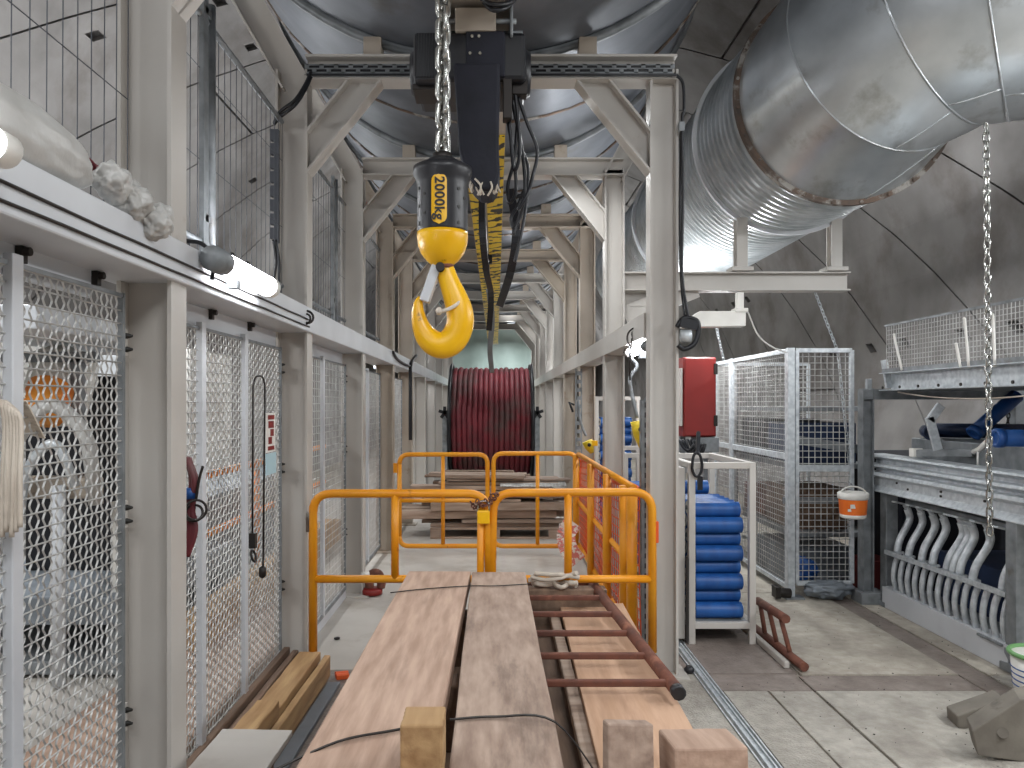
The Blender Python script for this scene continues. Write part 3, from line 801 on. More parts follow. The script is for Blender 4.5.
t = fence(6.2, 7.72, .10, 1.84, 'pale mesh fence panel beside the red floor coupling', (6.95,), 0, .055, .055, .003)
t = fence(7.97, 9.5, .10, 1.84, 'brightly lit small mesh fence panel near the far brown post', (8.7,), 0, .06, .06, .0032)
# clamps with bolts that hold the panels to the posts
for (y, lab) in ((2.455, 'nearest bare post'), (4.225, 'post of the hoist frame'), (5.995, 'second post of the walkway')):
    for (z, h) in ((1.74, 'top'), (1.18, 'middle'), (.52, 'lowest')):
        t = thing('fence_clamp', '%s bolted clamp joining the mesh fence to the %s' % (h, lab), 'clamp', (-1.2, y, z), 'fence clamps')
        MB().bb(-1.235, -1.205, y - .012, y, z - .045, z + .045).build('bracket_plate', 'white', t, bevel=.002)
        b = MB()
        for dz in (-.022, .022): b.lathe([(.013, 0), (.013, .008), (.004, .036)], (-1.222, y - .008, z + dz), (1, 0, 0), 8)
        b.build('bolt', 'text', t)
# top hangers on the underside of the rail
for k, yy in enumerate((1.92, 2.28, 3.2, 3.7)):
    mb = MB(); mb.bb(-1.225, -1.205, yy - .012, yy + .012, 1.90, 1.944); mb.cyl((-1.21, yy, 1.93), (-1.19, yy, 1.93), .012, 8)
    tag(mb.build('panel_hanger', 'bolt', loc=(-1.2, yy, 1.94), bevel=.002), ['dark clip hanging the nearest mesh panel at its stile', 'dark clip hanging the nearest mesh panel close to the bare post', 'dark clip above the mesh panel, nearer of two by the cable loop', 'dark clip above the mesh panel, farther of two by the cable loop'][k], 'clip', 'panel clips')

# upper fence with thin vertical wires and round posts
def upper(y0, y1, lab, posts):
    t = thing('upper_fence', lab, 'fence', (-1.2, y0, 2.09), 'upper wire fences')
    mb = MB(); z0, z1 = 2.12, 3.12; n = round((y1 - y0) / .075)
    for k in range(n + 1):
        yy = y0 + (y1 - y0) * k / n; mb.tube([(-1.2, yy, z0), (-1.2, yy + .01, z1)], .0019, 4, smooth=False, caps=False)
    for zz in (2.53, 2.9): mb.tube([(-1.197, y0, zz), (-1.197, y1, zz)], .0022, 4, smooth=False, caps=False)
    mb.build('wires', 'wire', t, recalc=False)
    for zz in (z1, 2.2): MB().tube([(-1.2, y0, zz), (-1.2, y1, zz)], .014, 8).build('tube_rail', 'galvd', t)
    for yy in posts:
        mb = MB(); mb.tube([(-1.19, yy, 2.085), (-1.19, yy, 3.2)], .02, 10); mb.bar((-1.19, yy - .075, 2.085), (-1.19, yy - .075, 3.2), .05, .02, up=(1, 0, 0)); mb.bar((-1.19, yy - .08, 3.15), (-1.19, yy, 3.15), .02, .03); mb.bar((-1.19, yy - .08, 2.3), (-1.19, yy, 2.3), .02, .03); mb.build('post', 'galvd', t)
upper(.9, 2.44, 'upper wire fence nearest, above the white plastic bags', ())
upper(2.64, 4.2, 'upper wire fence with a double blue grey post above the lit tube lamp', (3.13,))
upper(4.4, 5.95, 'upper wire fence behind the hoist frame, with one grey post', (5.55,))
upper(6.2, 7.7, 'upper wire fence farthest, seen past the second walkway post', ())
# ================================================================= TIMBER ON THE WALKWAY
def board(name, m, lab, cat, grp, x0, x1, y0, y1, z0, z1, rot=(0, 0, 0), warp=.0, seed=0, bev=.006, parent=None):
    c = Vector(((x0 + x1) / 2, (y0 + y1) / 2, (z0 + z1) / 2)); sx, sy, sz = x1 - x0, y1 - y0, z1 - z0
    mb = MB(); n = 12; rr = random.Random(seed); vs = []; fs = []
    lx = sx > sy
    for i in range(n + 1):
        t_ = i / n - .5
        o = [rr.uniform(-warp, warp) for _ in range(3)]
        for a, b in ((-.5, -.5), (.5, -.5), (.5, .5), (-.5, .5)):
            if lx: vs.append((t_ * sx, a * sy + o[0], b * sz + o[1] * .5))
            else: vs.append((a * sx + o[0], t_ * sy, b * sz + o[1] * .5))
    for i in range(n):
        for j in range(4): fs.append((i * 4 + j, i * 4 + (j + 1) % 4, (i + 1) * 4 + (j + 1) % 4, (i + 1) * 4 + j))
    fs += [(3, 2, 1, 0), tuple(n * 4 + j for j in range(4))]
    mb.add(vs, fs)
    o = mb.build(name, m, local=True, bevel=bev)
    o.location = c; o.rotation_euler = rot
    if lab: tag(o, lab, cat, grp)
    return o
ZP = .64
board('timber_plank', 'plank', 'wide pinkish timber plank, the one with a lighter edge toward the wire fence', 'plank', 'wide planks', -.49, -.156, .9, 4.04, ZP - .075, ZP, (0, 0, -.012), .0015, 1)
board('timber_plank', 'plank2', 'wide greyer timber plank with dark stains, next to the rusty ladder', 'plank', 'wide planks', -.120, .165, .9, 4.02, ZP - .075, ZP, (0, 0, .006), .0015, 2)
# stack that carries the planks
for k in range(4):
    yy = .9 + k * .85
    board('bearer_beam', 'wood_d', ['dark timber bearer under the wide planks, nearest', 'dark timber bearer under the wide planks, second', 'dark timber bearer under the wide planks, third', 'dark timber bearer under the wide planks, at their far end'][k], 'beam', 'bearers', -.48, .15, yy, yy + .12, .33, ZP - .076, (0, 0, 0), .001, k)
board('timber_plank', 'wood_d', 'dark lower plank in the gap under the wide pinkish plank', 'plank', None, -.50, -.03, .9, 4.1, .22, .33, (0, 0, 0), .001, 31)
board('timber_plank', 'wood_d', 'dark lower plank under the greyer stained plank and ladder', 'plank', None, -.02, .30, .9, 4.1, .22, .33, (0, 0, 0), .001, 32)
board('timber_plank', 'wood_d', 'dark lowest plank lying at the foot of the plank stack', 'plank', None, -.50, .30, .9, 4.0, .02, .215, (0, 0, 0), .001, 35)
# beige sheets under the ladder (lower level)
ZS = .425
for k, (ya, yb, lab) in enumerate(((.9, 2.16, 'beige plywood board nearest, under the loose blocks'), (2.17, 4.2, 'long beige plywood board under the rusty ladder'))):
    board('plywood_board', 'beige', lab, 'board', 'beige boards', .335, .69, ya, yb, ZS - .03, ZS, (0, 0, -.02), .0008, 40 + k, .003)
board('timber_batten', 'wood_x', 'narrow pale batten beside the beige plywood in the shade', 'batten', None, .275, .325, .9, 4.1, ZS - .06, ZS - .02, (0, 0, -.01), .001, 44)
board('support_block', 'wood_d', 'dark timber packing stacked under the beige plywood boards', 'beam', None, .36, .66, .9, 4.1, .02, ZS - .032, (0, 0, -.02), .001, 45)
board('timber_batten', 'wood_y', 'thin raw batten lying along the outer edge of the beige boards', 'batten', None, .705, .80, .95, 2.55, .02, .36, (0, 0, -.03), .002, 46)
# rusty ladder
t = thing('steel_ladder', 'rusty brown steel ladder lying on the beige boards beside the planks', 'ladder', (.45, 3.4, .47))
zl = .475
MB().tube([(.672, 2.80, zl), (.545, 4.32, zl + .04)], .026, 10).build('side_rail', 'rust', t)
MB().tube([(.135, 2.62, zl - .01), (.125, 4.30, zl + .04)], .024, 10).build('side_rail', 'rust', t)
for k in range(6):
    yy = 2.86 + k * .285; f = (yy - 2.80) / 1.52
    MB().bar((.13, yy, zl - .0 + .04 * f), (.672 - f * .127, yy, zl + .04 * f), .026, .026).build('rung', 'rust', t, bevel=.006)
MB().lathe([(.02, 0), (.028, .0), (.028, .03), (.02, .03)], (.673, 2.79, zl), (0, -1, 0), 10).build('end_plug', 'rubber', t)
# loose blocks
board('wood_block', 'wood_y', 'small yellowish wood block standing on the wide pinkish planks', 'block', 'loose wood blocks', ax(400, 1.8), ax(443, 1.8), 1.80, 1.915, ZP + .001, az(725, 1.8), (0, 0, 0), .001, 50)
o = board('wood_block', 'plank2', 'tilted pinkish wood block leaning at the end of the beige board', 'block', 'loose wood blocks', ax(604, 1.95), ax(650, 1.95), 1.9, 1.97, .50, az(722, 1.95), (-.25, .05, .06), .001, 51)
o = board('wood_block', 'plank', 'larger pinkish wood block beside the tilted one at the end of the boards', 'block', 'loose wood blocks', ax(666, 1.95), ax(738, 1.95), 1.86, 2.02, .45, az(738, 1.95), (-.12, .0, .04), .001, 52)
# straps
o = strap([(-.56, 1.88, .62), (-.42, 1.98, .648), (-.28, 2.05, .648), (-.17, 2.1, .648)], .003, .010).build('steel_strap', 'bolt')
tag(o, 'thin steel strap over the wide pinkish plank beside the small block', 'strap')
o = strap([(-.13, 2.12, .648), (.0, 2.14, .648), (.165, 2.10, .65), (.30, 2.02, .50)], .003, .010).build('steel_strap', 'bolt')
tag(o, 'dark strap crossing the greyer stained plank toward the ladder', 'strap')
o = strap([(-.50, 3.55, .647), (-.35, 3.62, .647), (-.14, 3.68, .647), (.0, 3.68, .648), (.17, 3.72, .648)], .004, .006).build('steel_strap', 'bolt')
tag(o, 'thin wire lying across the far end of both wide planks', 'strap')
# rope bundle at the ladder end
mb = MB(); rr = random.Random(5)
for k in range(5):
    mb.tube(spline([(.20 + rr.uniform(-.03, .03), 4.16 + rr.uniform(-.05, .05), .53 + .02 * k)] + [(.28 + .06 * q + rr.uniform(-.02, .02), 4.15 + rr.uniform(-.06, .06), .535 + .015 * k + rr.uniform(-.01, .02)) for q in range(4)], 5), .013, 7)
tag(mb.build('rope_bundle', 'strapw', loc=(.3, 4.15, .52)), 'bundle of pale rope on the far end of the rusty ladder', 'rope')

o = tag(MB().box((.36, 4.17, .27), (.5, .1, .50)).build('support_block', 'wood_d', bevel=.006), 'dark timber block under the rope bundle and ladder end', 'beam')

# lumber along the fence
L = 'lumber along the wire fence'
board('lumber_plank', 'wood_d', 'dark old plank standing tight against the wire fence', 'plank', L, -1.192, -1.158, 2.62, 4.2, .012, .175, (.01, 0, -.005), .002, 60)
board('lumber_plank', 'wood_d', 'dark grey plank second from the wire fence', 'plank', L, -1.15, -1.115, 2.66, 4.22, .012, .15, (.01, 0, -.006), .002, 61)
board('lumber_plank', 'wood_y', 'yellowish plank on the lumber pile by the fence, the widest', 'plank', L, -1.105, -.985, 3.05, 4.18, .10, .155, (.012, 0, -.015), .003, 62)
board('lumber_plank', 'wood_d', 'dark plank underneath the yellowish plank by the fence', 'plank', L, -1.11, -1.0, 2.62, 4.18, .012, .09, (0, 0, -.01), .002, 63)
board('lumber_plank', 'wood_y', 'short yellowish block lying at the near end of the fence lumber pile', 'plank', L, -1.06, -.96, 2.85, 3.3, .165, .235, (.02, 0, -.05), .003, 64)
board('lumber_plank', 'wood_y', 'thin raw batten on edge beside the yellowish lumber', 'plank', L, -.975, -.94, 2.7, 4.2, .012, .13, (.008, 0, -.02), .002, 65)
board('steel_strip', 'slate', 'bluish grey flat strip on the floor between lumber and plank stack', 'strip', None, -.93, -.865, 2.8, 4.1, .004, .022, (0, 0, -.02), .001, 66, .002)
board('panel_board', 'deck', 'light grey board lying flat in front of the fence lumber', 'board', None, -1.03, -.765, 2.40, 2.80, .30, .322, (.02, 0, -.04), .001, 67, .003)
board('support_block', 'wood_d', 'dark block carrying the light grey board', 'block', None, -1.0, -.80, 2.45, 2.7, .012, .296, (0, 0, 0), .002, 68)
board('scrap_piece', 'orange', 'small orange scrap on the floor past the bluish strip', 'scrap', None, -.90, -.83, 4.18, 4.25, .004, .03, (0, 0, .3), .004, 69)

# ================================================================= LAMPS on the rail
def tube_lamp(x, y0, y1, z, lab, r=.032, m='lamp', ends=True):
    t = thing('tube_lamp', lab, 'lamp', (x, (y0 + y1) / 2, z), 'tube lamps on the rails')
    p = MB(); p.lathe([(.01, 0), (r, .004), (r, .10), (r * .98, .105)], (x, y0 - .10, z), (0, 1, 0), 18); p.build('end_cap', 'galvd', t)
    p = MB(); p.lathe([(.01, 0), (r, .004), (r, .05), (r * .98, .055)], (x, y1 + .05, z), (0, -1, 0), 18); p.build('end_cap', 'whitep', t)
    MB().lathe([(r * .94, 0), (r * .94, y1 - y0)], (x, y0, z), (0, 1, 0), 18).build('diffuser', m, t)
    MB().bb(x - .02, x + .02, y0 + .1, y0 + .14, z - r - .03, z - r + .004).build('clip', 'galvd', t)
    return t
tube_lamp(-1.0, 2.74, 3.28, 2.055, 'lit white tube lamp on the pale rail, between the bare post and hoist frame', .046)
tube_lamp(-1.00, .75, 1.485, 2.055, 'lit end of the nearest tube lamp, above the ropes and nearest mesh', .036)
tube_lamp(.90, 4.5, 5.0, 1.885, 'lit tube lamp under the rail end just behind the hoist frame post', .034, 'lamp')
tube_lamp(1.06, 6.4, 7.1, 2.04, 'lit tube lamp on the white rail, above the blue roller crates', .036, 'lamp')
tube_lamp(1.06, 9.6, 10.4, 2.04, 'farther lit tube lamp on the white rail near the bright posts', .036, 'lamp')
tube_lamp(-1.32, 8.1, 9.1, 1.99, 'lit tube lamp behind the far brown post', .036, 'lamp')
tube_lamp(-1.32, 12.6, 13.6, 1.99, 'lit tube lamp beside the hose drum, on the fence side', .036, 'lamp')
tube_lamp(1.06, 12.6, 13.6, 2.04, 'lit tube lamp beside the hose drum, on the roller crate side', .036, 'lamp')
# cables on the rail
o = MB().tube([(-1.046 + .001 * math.sin(k), 1.0 + k * .2, 2.012 - .001 * (k % 3)) for k in range(0, 17)], .0042, 6).build('rail_cable', 'bolt')
tag(o, 'upper of two dark cables clipped along the pale rail beam', 'cable')
o = MB().tube([(-1.046 + .001 * math.sin(k * 1.7), 1.0 + k * .2, 1.972 - .001 * (k % 2)) for k in range(0, 17)], .0042, 6).build('rail_cable', 'bolt')
tag(o, 'lower of two dark cables clipped along the pale rail beam', 'cable')
o = MB().tube(spline([at(186, 241, 2.72), at(200, 243, 2.72), at(210, 252, 2.72), at(213, 268, 2.72), at(212, 280, 2.72)], 6), .008, 8).build('lamp_lead', 'black')
tag(o, 'black lead curving down into the lit tube lamp end', 'cable')
# grey cable box at lamp end
o = MB().torus(at(307, 317, 4.16), .035, .007, (.5, -1, .2), 16, 6).torus(at(306, 319, 4.15), .028, .006, (-.3, -1, .1), 16, 6).build('cable_coil', 'bolt')
tag(o, 'small coil of dark cable tied to the rail at the hoist frame post', 'cable')

# bags on the rail
def blob(name, m, cen, rad, seed, lab, cat, rot=(0, 0, 0), rough=.18, sub=4, freq=2.2):
    bm = bmesh.new(); bmesh.ops.create_icosphere(bm, subdivisions=sub, radius=1)
    from mathutils import noise
    off = Vector((seed * 3.1, seed * 1.7, seed * .9))
    for v in bm.verts:
        nval = noise.noise(v.co * freq + off) + .5 * noise.noise(v.co * freq * 2.3 + off) + .25 * abs(noise.noise(v.co * freq * 5 + off))
        v.co *= 1 + rough * (nval - .25)
        v.co = Vector((v.co.x * rad[0], v.co.y * rad[1], v.co.z * rad[2]))
    me = bpy.data.meshes.new(name); bm.to_mesh(me); bm.free()
    for p in me.polygons: p.use_smooth = True
    me.materials.append(M[m]); o = bpy.data.objects.new(name, me); COL.objects.link(o)
    o.location = cen; o.rotation_euler = rot; tag(o, lab, cat); return o
blob('plastic_bag', 'bag', (-1.125, 1.71, 2.165), (.08, .36, .095), 3, 'long translucent white plastic sack lying on the rail by the bright lamp', 'bag', (.0, 0, 0), .08, 5, 1.6)
blob('plastic_bag', 'bag', (-1.09, 2.13, 2.165), (.055, .075, .055), 5, 'first crumpled white plastic bag, next to the long sack', 'bag', (0, 0, .3), .26, 5, 1.5)
blob('plastic_bag', 'bag', (-1.065, 2.20, 2.13), (.055, .07, .06), 8, 'crumpled white plastic bag hanging over the rail edge, in the middle', 'bag', (.4, 0, .2), .26, 5, 1.5)
blob('plastic_bag', 'bag', (-1.035, 2.28, 2.095), (.05, .065, .058), 12, 'crumpled white plastic bag closest to the bare post', 'bag', (.4, .2, 0), .26, 5, 1.5)
o = blob('fallen_rag', 'hose', (-1.16, 2.18, 2.20), (.03, .12, .02), 15, 'dark reddish rag behind the white plastic bags', 'rag', (-.3, 0, 0), .3)

# ================================================================= white ropes on the near panel
mb = MB()
rr = random.Random(21)
Yw = 1.78
for k in range(6):
    q = k * 3.2
    mb.tube(spline([at(-3 + q * .5, 402, Yw + .03), at(2 + q, 404 + k * 2, Yw), at(5 + q, 430, Yw), at(3 + q * 1.05, 480, Yw - .004 * (k % 2)), at(2 + q + (k % 3), 537 - 5 * (k % 3), Yw)], 6), .0062, 8)
tag(mb.build('rope_bundle', 'strapw', loc=at(8, 470, Yw)), 'off white ropes slung over the stile of the nearest mesh panel', 'rope')
t = thing('webbing_sling', 'grey white webbing sling fanned out behind the ropes on the nearest mesh panel', 'sling', (-1.16, 1.9, 1.5))
strap([at(2, 412, 1.86), at(14, 400, 1.87), at(26, 418, 1.92), at(36, 436, 1.98)], .05, .004).build('webbing', 'strapw', t)
MB().tube([at(2, 406, 1.84), at(16, 398, 1.86)], .006, 8).build('hook_bar', 'galvd', t)
# cable loop on second mesh panel
mb = MB(); XC = -1.168
mb.tube(rounded([atx(252.5, 548, XC), atx(253, 376, XC), atx(265, 376, XC), atx(263, 572, XC)], .08), .0048, 7)
t = thing('cable_loop', 'long steel cable loop hanging on the mesh fence with two small hooks', 'cable', atx(258, 376, XC))
mb.build('cable', 'bolt', t)
mb = MB(); mb.torus(atx(253.5, 556, XC), .028, .006, (1, 0, 0.3), 16, 6); mb.bar(atx(253, 533, XC), atx(253, 548, XC), .03, .03, up=(0, 1, 0)); mb.build('hook_end', 'bolt', t)
mb = MB(); mb.lathe([(.008, 0), (.018, .01), (.018, .05), (.006, .06)], atx(262.5, 578, XC), (0, 0, 1), 10); mb.build('hook_end', 'bolt', t)
o = MB().tube(spline([atx(393, 352, -1.04), atx(397, 359, -1.04), atx(404, 364, -1.04), atx(410, 366, -1.04)], 6), .016, 7).tube(spline([atx(416, 356, -1.03), atx(411, 364, -1.03), atx(410.5, 385, -1.03), atx(410.5, 440, -1.03)], 6), .022, 7).build('drop_cable', 'black')
tag(o, 'black cable running along the rail and dropping down a far walkway post', 'cable')
# sign on the fence
t = thing('notice_sign', 'white notice with red marks above a pale blue panel on the mesh fence', 'sign', at(269, 440, 4.0))
mb = MB(); Ys = 3.95
def sbox(px0, px1, py0, py1, m, name, d=0.0, th=.004, par=None):
    # lies in the fence plane (normal +x)
    y0 = 1.17 * FP / (VX - px0); y1 = 1.17 * FP / (VX - px1); ym = (y0 + y1) / 2
    return MB().bb(-1.17 + d, -1.17 + d + th, y0, y1, az(py1, ym), az(py0, ym)).build(name, m, par)
sg = sbox(265.5, 274.5, 413, 452, 'whitep', 'panel', 0, .004, t)
for a, b in ((415, 419.5), (446, 450)): sbox(267, 273.4, a, b, 'red', 'red_bar', .0045, .001, sg)
for a, b in ((421, 428), (429, 436), (437, 444)): sbox(267.5 if a != 429 else 269.5, 272.8 if a != 437 else 271, a, b, 'red', 'red_mark', .0045, .001, sg)
sbox(265.5, 275.5, 453, 474, 'slate', 'lower_panel', 0, .004, t).data.materials[0] = mat('pale_blue_panel', (176, 205, 214), .5)

# ================================================================= cables on hoist frame posts
Yp = 4.2
for k, (dx, lab) in enumerate(((0, 'upper black cable sweeping from the perforated tray to the frame post'), (5, 'lower black cable sweeping from the perforated tray to the frame post'))):
    o = MB().tube(spline([at(311, 72 + dx, Yp), at(305, 85 + dx, Yp - .02), at(295, 100 + dx, Yp - .03), at(280, 112 + dx, Yp - .02), at(274, 124, Yp)], 7), .010, 8).build('tray_cable', 'black')
    tag(o, lab, 'cable')
t = thing('cable_conduit', 'dark perforated conduit with cables beside the hoist frame post', 'conduit', at(275, 235, Yp))
mb = MB()
for k in range(8):
    a = at(275, 130 + k * 14, 4.22); mb.bar(a, at(275, 141 + k * 14, 4.22), .045, .03, up=(0, 1, 0))
    mb.bar(at(277, 140 + k * 14, 4.22), at(277, 145 + k * 14, 4.22), .025, .025, up=(0, 1, 0))
mb.build('channel', 'wire', t)
mb = MB(); mb.tube(spline([at(273, 240, 4.2), at(276, 258, 4.2), at(275, 272, 4.2), at(271, 290, 4.2)], 6), .008, 7); mb.tube(spline([at(276, 240, 4.2), at(279, 262, 4.2), at(279, 280, 4.2), at(280, 294, 4.2)], 6), .008, 7)
mb.build('cable_tail', 'black', t)
t = thing('cable_conduit', 'black cable and lead running down the outside of the hoist frame post by the duct', 'cable', at(682, 200, 4.15))
mb = MB(); mb.tube(spline([at(677, 76, 4.2), at(683, 84, 4.2), at(684, 110, 4.2), at(682, 122, 4.2), at(683, 200, 4.2), at(682, 270, 4.2), at(687, 310, 4.2), at(690, 322, 4.2)], 6), .009, 7)
mb.tube(spline([at(681, 122, 4.22), at(680, 220, 4.22), at(681, 280, 4.22), at(685, 318, 4.22)], 6), .007, 7); mb.build('cable', 'black', t)
MB().box(at(681.5, 127, 4.2), (.03, .03, .05)).build('clip', 'galvd', t)
t = thing('work_light', 'black hooded work light on the outside of the hoist frame post', 'lamp', at(687, 332, 4.2))
mb = MB(); P_ = [at(677, 327, 4.2), at(684, 318, 4.2), at(697, 321, 4.2), at(698, 333, 4.2), at(694, 344, 4.2), at(684, 349, 4.2), at(678, 345, 4.2)]
mb.tube(spline(P_, 6), .014, 8); mb.bar(at(680, 322, 4.2), at(697, 326, 4.2), .05, .05, up=(0, 1, 0)); mb.build('hood', 'black', t)
MB().lathe([(.01, 0), (.035, .005), (.035, .06), (.01, .065)], at(680, 336, 4.2), (1, 0, 0), 16).build('lens', 'galv', t)
# ================================================================= RIGHT BAY: roller crates
def crate(x0, x1, y0, y1, zt, zb, lab):
    t = thing('roller_crate', lab, 'crate', ((x0 + x1) / 2, (y0 + y1) / 2, 0), 'white steel crates of rollers')
    w = .042
    for x in (x0 + w / 2, x1 - w / 2):
        for y in (y0 + w / 2, y1 - w / 2):
            MB().bb(x - w / 2, x + w / 2, y - w / 2, y + w / 2, 0, zt).build('corner_post', 'white', t, bevel=.003)
    for z in (zb - .02, zt - .02):
        mb = MB()
        for x in (x0 + w / 2, x1 - w / 2): mb.bb(x - w / 2, x + w / 2, y0 + w, y1 - w, z - .02, z + .02)
        for y in (y0 + w / 2, y1 - w / 2): mb.bb(x0 + w - .001, x1 - w + .001, y - w / 2, y + w / 2, z - .02, z + .02)
        mb.build('rail_frame', 'white', t, bevel=.003)
    MB().bb(x0 + w, x1 - w, y0 + w, y1 - w, zb - .006, zb).build('tray_floor', 'galvd', t)
    return t
c1 = crate(1.235, 1.665, 4.80, 5.75, 1.165, .14, 'white steel crate holding stacked blue rollers beside the hoist frame post')
MB().bb(1.14, 1.215, 4.82, 5.7, .03, 1.13).build('side_sheet', 'white', c1, bevel=.004)
MB().bb(1.217, 1.232, 4.79, 4.81, .02, .56).build('gap_shade_strip', 'gap_shade_grit', c1)  # dark strip paints the shade in the gap beside the crate
c2 = crate(1.06, 1.55, 6.25, 7.35, 1.13, .18, 'white steel crate with blue rollers behind the crate by the hoist frame post')
c3 = crate(1.06, 1.55, 8.05, 9.05, 1.62, .18, 'tall white crate of blue rollers, farthest along the white rail')
proto = None
def roller(c, L, r, grp, lab):
    global proto
    if proto is None:
        proto = thing('conveyor_roller', lab, 'roller', c, grp)
        WL[proto.name] = Vector((0, 0, 0))
        p = MB().lathe([(.03, -.5), (.049, -.5), (.0525, -.49), (.0525, -.485), (.0525, -.48), (.0525, .48), (.0525, .485), (.0525, .49), (.049, .5), (.03, .5)], (0, 0, 0), (1, 0, 0), 18).build('shell', 'blue', proto)
        MB().lathe([(.042, -.514), (.042, -.498)], (0, 0, 0), (1, 0, 0), 14).build('end_cap', 'whitep', proto)
        MB().lathe([(.042, .498), (.042, .514)], (0, 0, 0), (1, 0, 0), 14).build('end_cap', 'whitep', proto)
        MB().lathe([(.016, -.535), (.016, .535)], (0, 0, 0), (1, 0, 0), 8).build('shaft', 'galvd', proto)
        o = proto
    else:
        o = dup(proto, c, None, lab, grp)
    o.scale = (L, 1, 1) if r is None else (L, r, r)
    return o
G = 'blue rollers in the crate by the post'
for row in range(8):
    for q in range(6 if row > 5 else 4):
        if row == 7 and q > 4: continue
        roller((1.45, 4.91 + q * .108 + (.054 if row % 2 else 0), 0.14 + .054 + row * .0925), .31, None, G, 'blue conveyor roller stacked in the crate beside the hoist frame post')
roller((1.40, 5.50, .93), .30, None, None, 'single blue roller lying higher at the back of the crate by the post')['label']
G2 = 'blue rollers in the second crate'
for row in range(7):
    for q in range(5):
        roller((1.305, 6.38 + q * .108 + (.054 if row % 2 else 0), .18 + .054 + row * .0925), .34, None, G2, 'blue conveyor roller in the second crate, behind the hoist frame post')
G3 = 'blue rollers in the farthest crate'
for row in range(13):
    for q in range(3 if row < 12 else 2):
        roller((1.305, 8.18 + q * .108 + (.054 if row % 2 else 0), .18 + .054 + row * .0925), .34, None, G3, 'blue conveyor roller in the tall farthest crate')
# perforated channel + pendants
t = thing('perforated_channel', 'grey perforated steel channel standing beside the hoist frame post', 'channel', (.90, 4.62, 0))
Yq = 4.62; xa, xb = ax(641, Yq), ax(653, Yq)
mb = MB(); z0, z1 = .0, az(400, Yq)
mb.bb(xa, xa + .022, Yq, Yq + .004, z0, z1); mb.bb(xb - .022, xb, Yq, Yq + .004, z0, z1); mb.bb(xa, xa + .004, Yq, Yq + .05, z0, z1); mb.bb(xb - .004, xb, Yq, Yq + .05, z0, z1)
k = 0; z = z0
while z < z1: mb.bb(xa + .02, xb - .02, Yq, Yq + .004, z, z + .03); z += .062
mb.build('channel_web', 'galvd', t); MB().bb(xa + .006, xb - .006, Yq + .03, Yq + .036, z0, z1).build('inner_cable', 'black', t)
t = thing('perforated_channel', 'farther perforated channel with a dark lead on the white rail post', 'channel', (.83, 7.6, 0))
xa, xb, Yq = ax(575, 7.7), ax(582, 7.7), 7.68
mb = MB(); z = .9; z1 = 1.9
mb.bb(xa, xa + .016, Yq, Yq + .004, .9, z1); mb.bb(xb - .016, xb, Yq, Yq + .004, .9, z1)
while z < z1: mb.bb(xa + .012, xb - .012, Yq, Yq + .004, z, z + .04); z += .085
mb.build('channel_web', 'galvd', t); mb = MB(); mb.tube([at(574, 405, 7.62), at(569, 402, 7.6), at(573, 412, 7.6)], .012, 6); mb.build('lead', 'black', t)
def pendant(Y, pts, body, tip, lab, m='paleyel'):
    t = thing('pendant_control', lab, 'control', at(body[0], body[1], Y), 'yellow hand controls')
    MB().tube(spline([at(a, b, Y) for a, b in pts], 6), .013, 7).build('cable', 'galvd', t)
    a = at(body[0], body[1], Y); b = at(tip[0], tip[1], Y)
    MB().tube([a, a.lerp(b, .5), b], [.05, .045, .018], 10).build('body', m, t)
    mb = MB(); mb.box(a + Vector((.06, -.01, -.02)), (.07, .05, .05)); mb.build('bracket', 'hook', t, bevel=.005)
    mb = MB(); mb.lathe([(.012, 0), (.018, .012), (.012, .02)], a.lerp(b, .3) + Vector((0, -.05, 0)), (0, -1, 0), 10); mb.build('button', 'text', t)
pendant(4.9, [(640, 322), (633, 332), (630, 355), (637, 366), (630, 378), (632, 395), (637, 418)], (638, 421), (642, 448), 'yellow hand control hanging on a grey lead beside the hoist frame post')
pendant(6.9, [(578, 400), (580, 420), (586, 436)], (587, 441), (592, 453), 'smaller yellow hand control hanging near the corner of the orange net')
mb = MB(); mb.torus(at(637, 338, 4.7), .065, .006, (.2, -1, 0), 22, 6); mb.torus(at(640, 334, 4.72), .05, .006, (-.2, -1, .2), 20, 6)
mb.tube(spline([at(632, 338, 4.7), at(630, 360, 4.7), at(630, 380, 4.75)], 5), .006, 6)
tag(mb.build('cable_coil', 'bolt'), 'thin dark cable coiled on the rail end behind the hoist frame post', 'cable')
# clamp cluster on rail end
mb = MB()
for (a, b) in ((628, 352), (634, 349), (640, 354), (646, 350)): mb.box(at(a, b, 5.2), (.045, .05, .035), (.3, .2, .4))
mb.cyl(at(626, 354, 5.2), at(650, 350, 5.2), .014, 8)
tag(mb.build('clamp_cluster', 'bolt', bevel=.004), 'cluster of dark pipe clamps under the rail by the yellow hand control', 'clamp')

# red cabinet
Yc = 6.9
t = thing('electrical_cabinet', 'red steel cabinet on a stand between the roller crates and the mesh cage', 'cabinet', (1.9, 7.0, 0))
xa, xb, za, zb = ax(684, Yc), ax(717, Yc), az(357, Yc), az(437, Yc)
b_ = MB().bb(xa, xb, Yc + .02, Yc + .3, zb, za).build('body', 'red', t, bevel=.012)
MB().bb(xa + .008, xb - .008, Yc, Yc + .02, zb + .01, za - .01).build('door', 'red', t, bevel=.008)
mb = MB(); mb.bb(xb - .03, xb + .004, Yc - .012, Yc + .01, za - .16, za - .06); mb.bb(xb - .03, xb + .004, Yc - .012, Yc + .01, zb + .1, zb + .2); mb.build('hinge', 'bolt', t, bevel=.004)
MB().bb(xa - .03, xa - .008, Yc + .02, Yc + .3, zb + .1, za - .1).build('side_plate', 'white', t, bevel=.003)
mb = MB()
for x in (xa + .04, xb - .04): mb.bb(x - .025, x + .025, Yc + .2, Yc + .25, 0, zb)
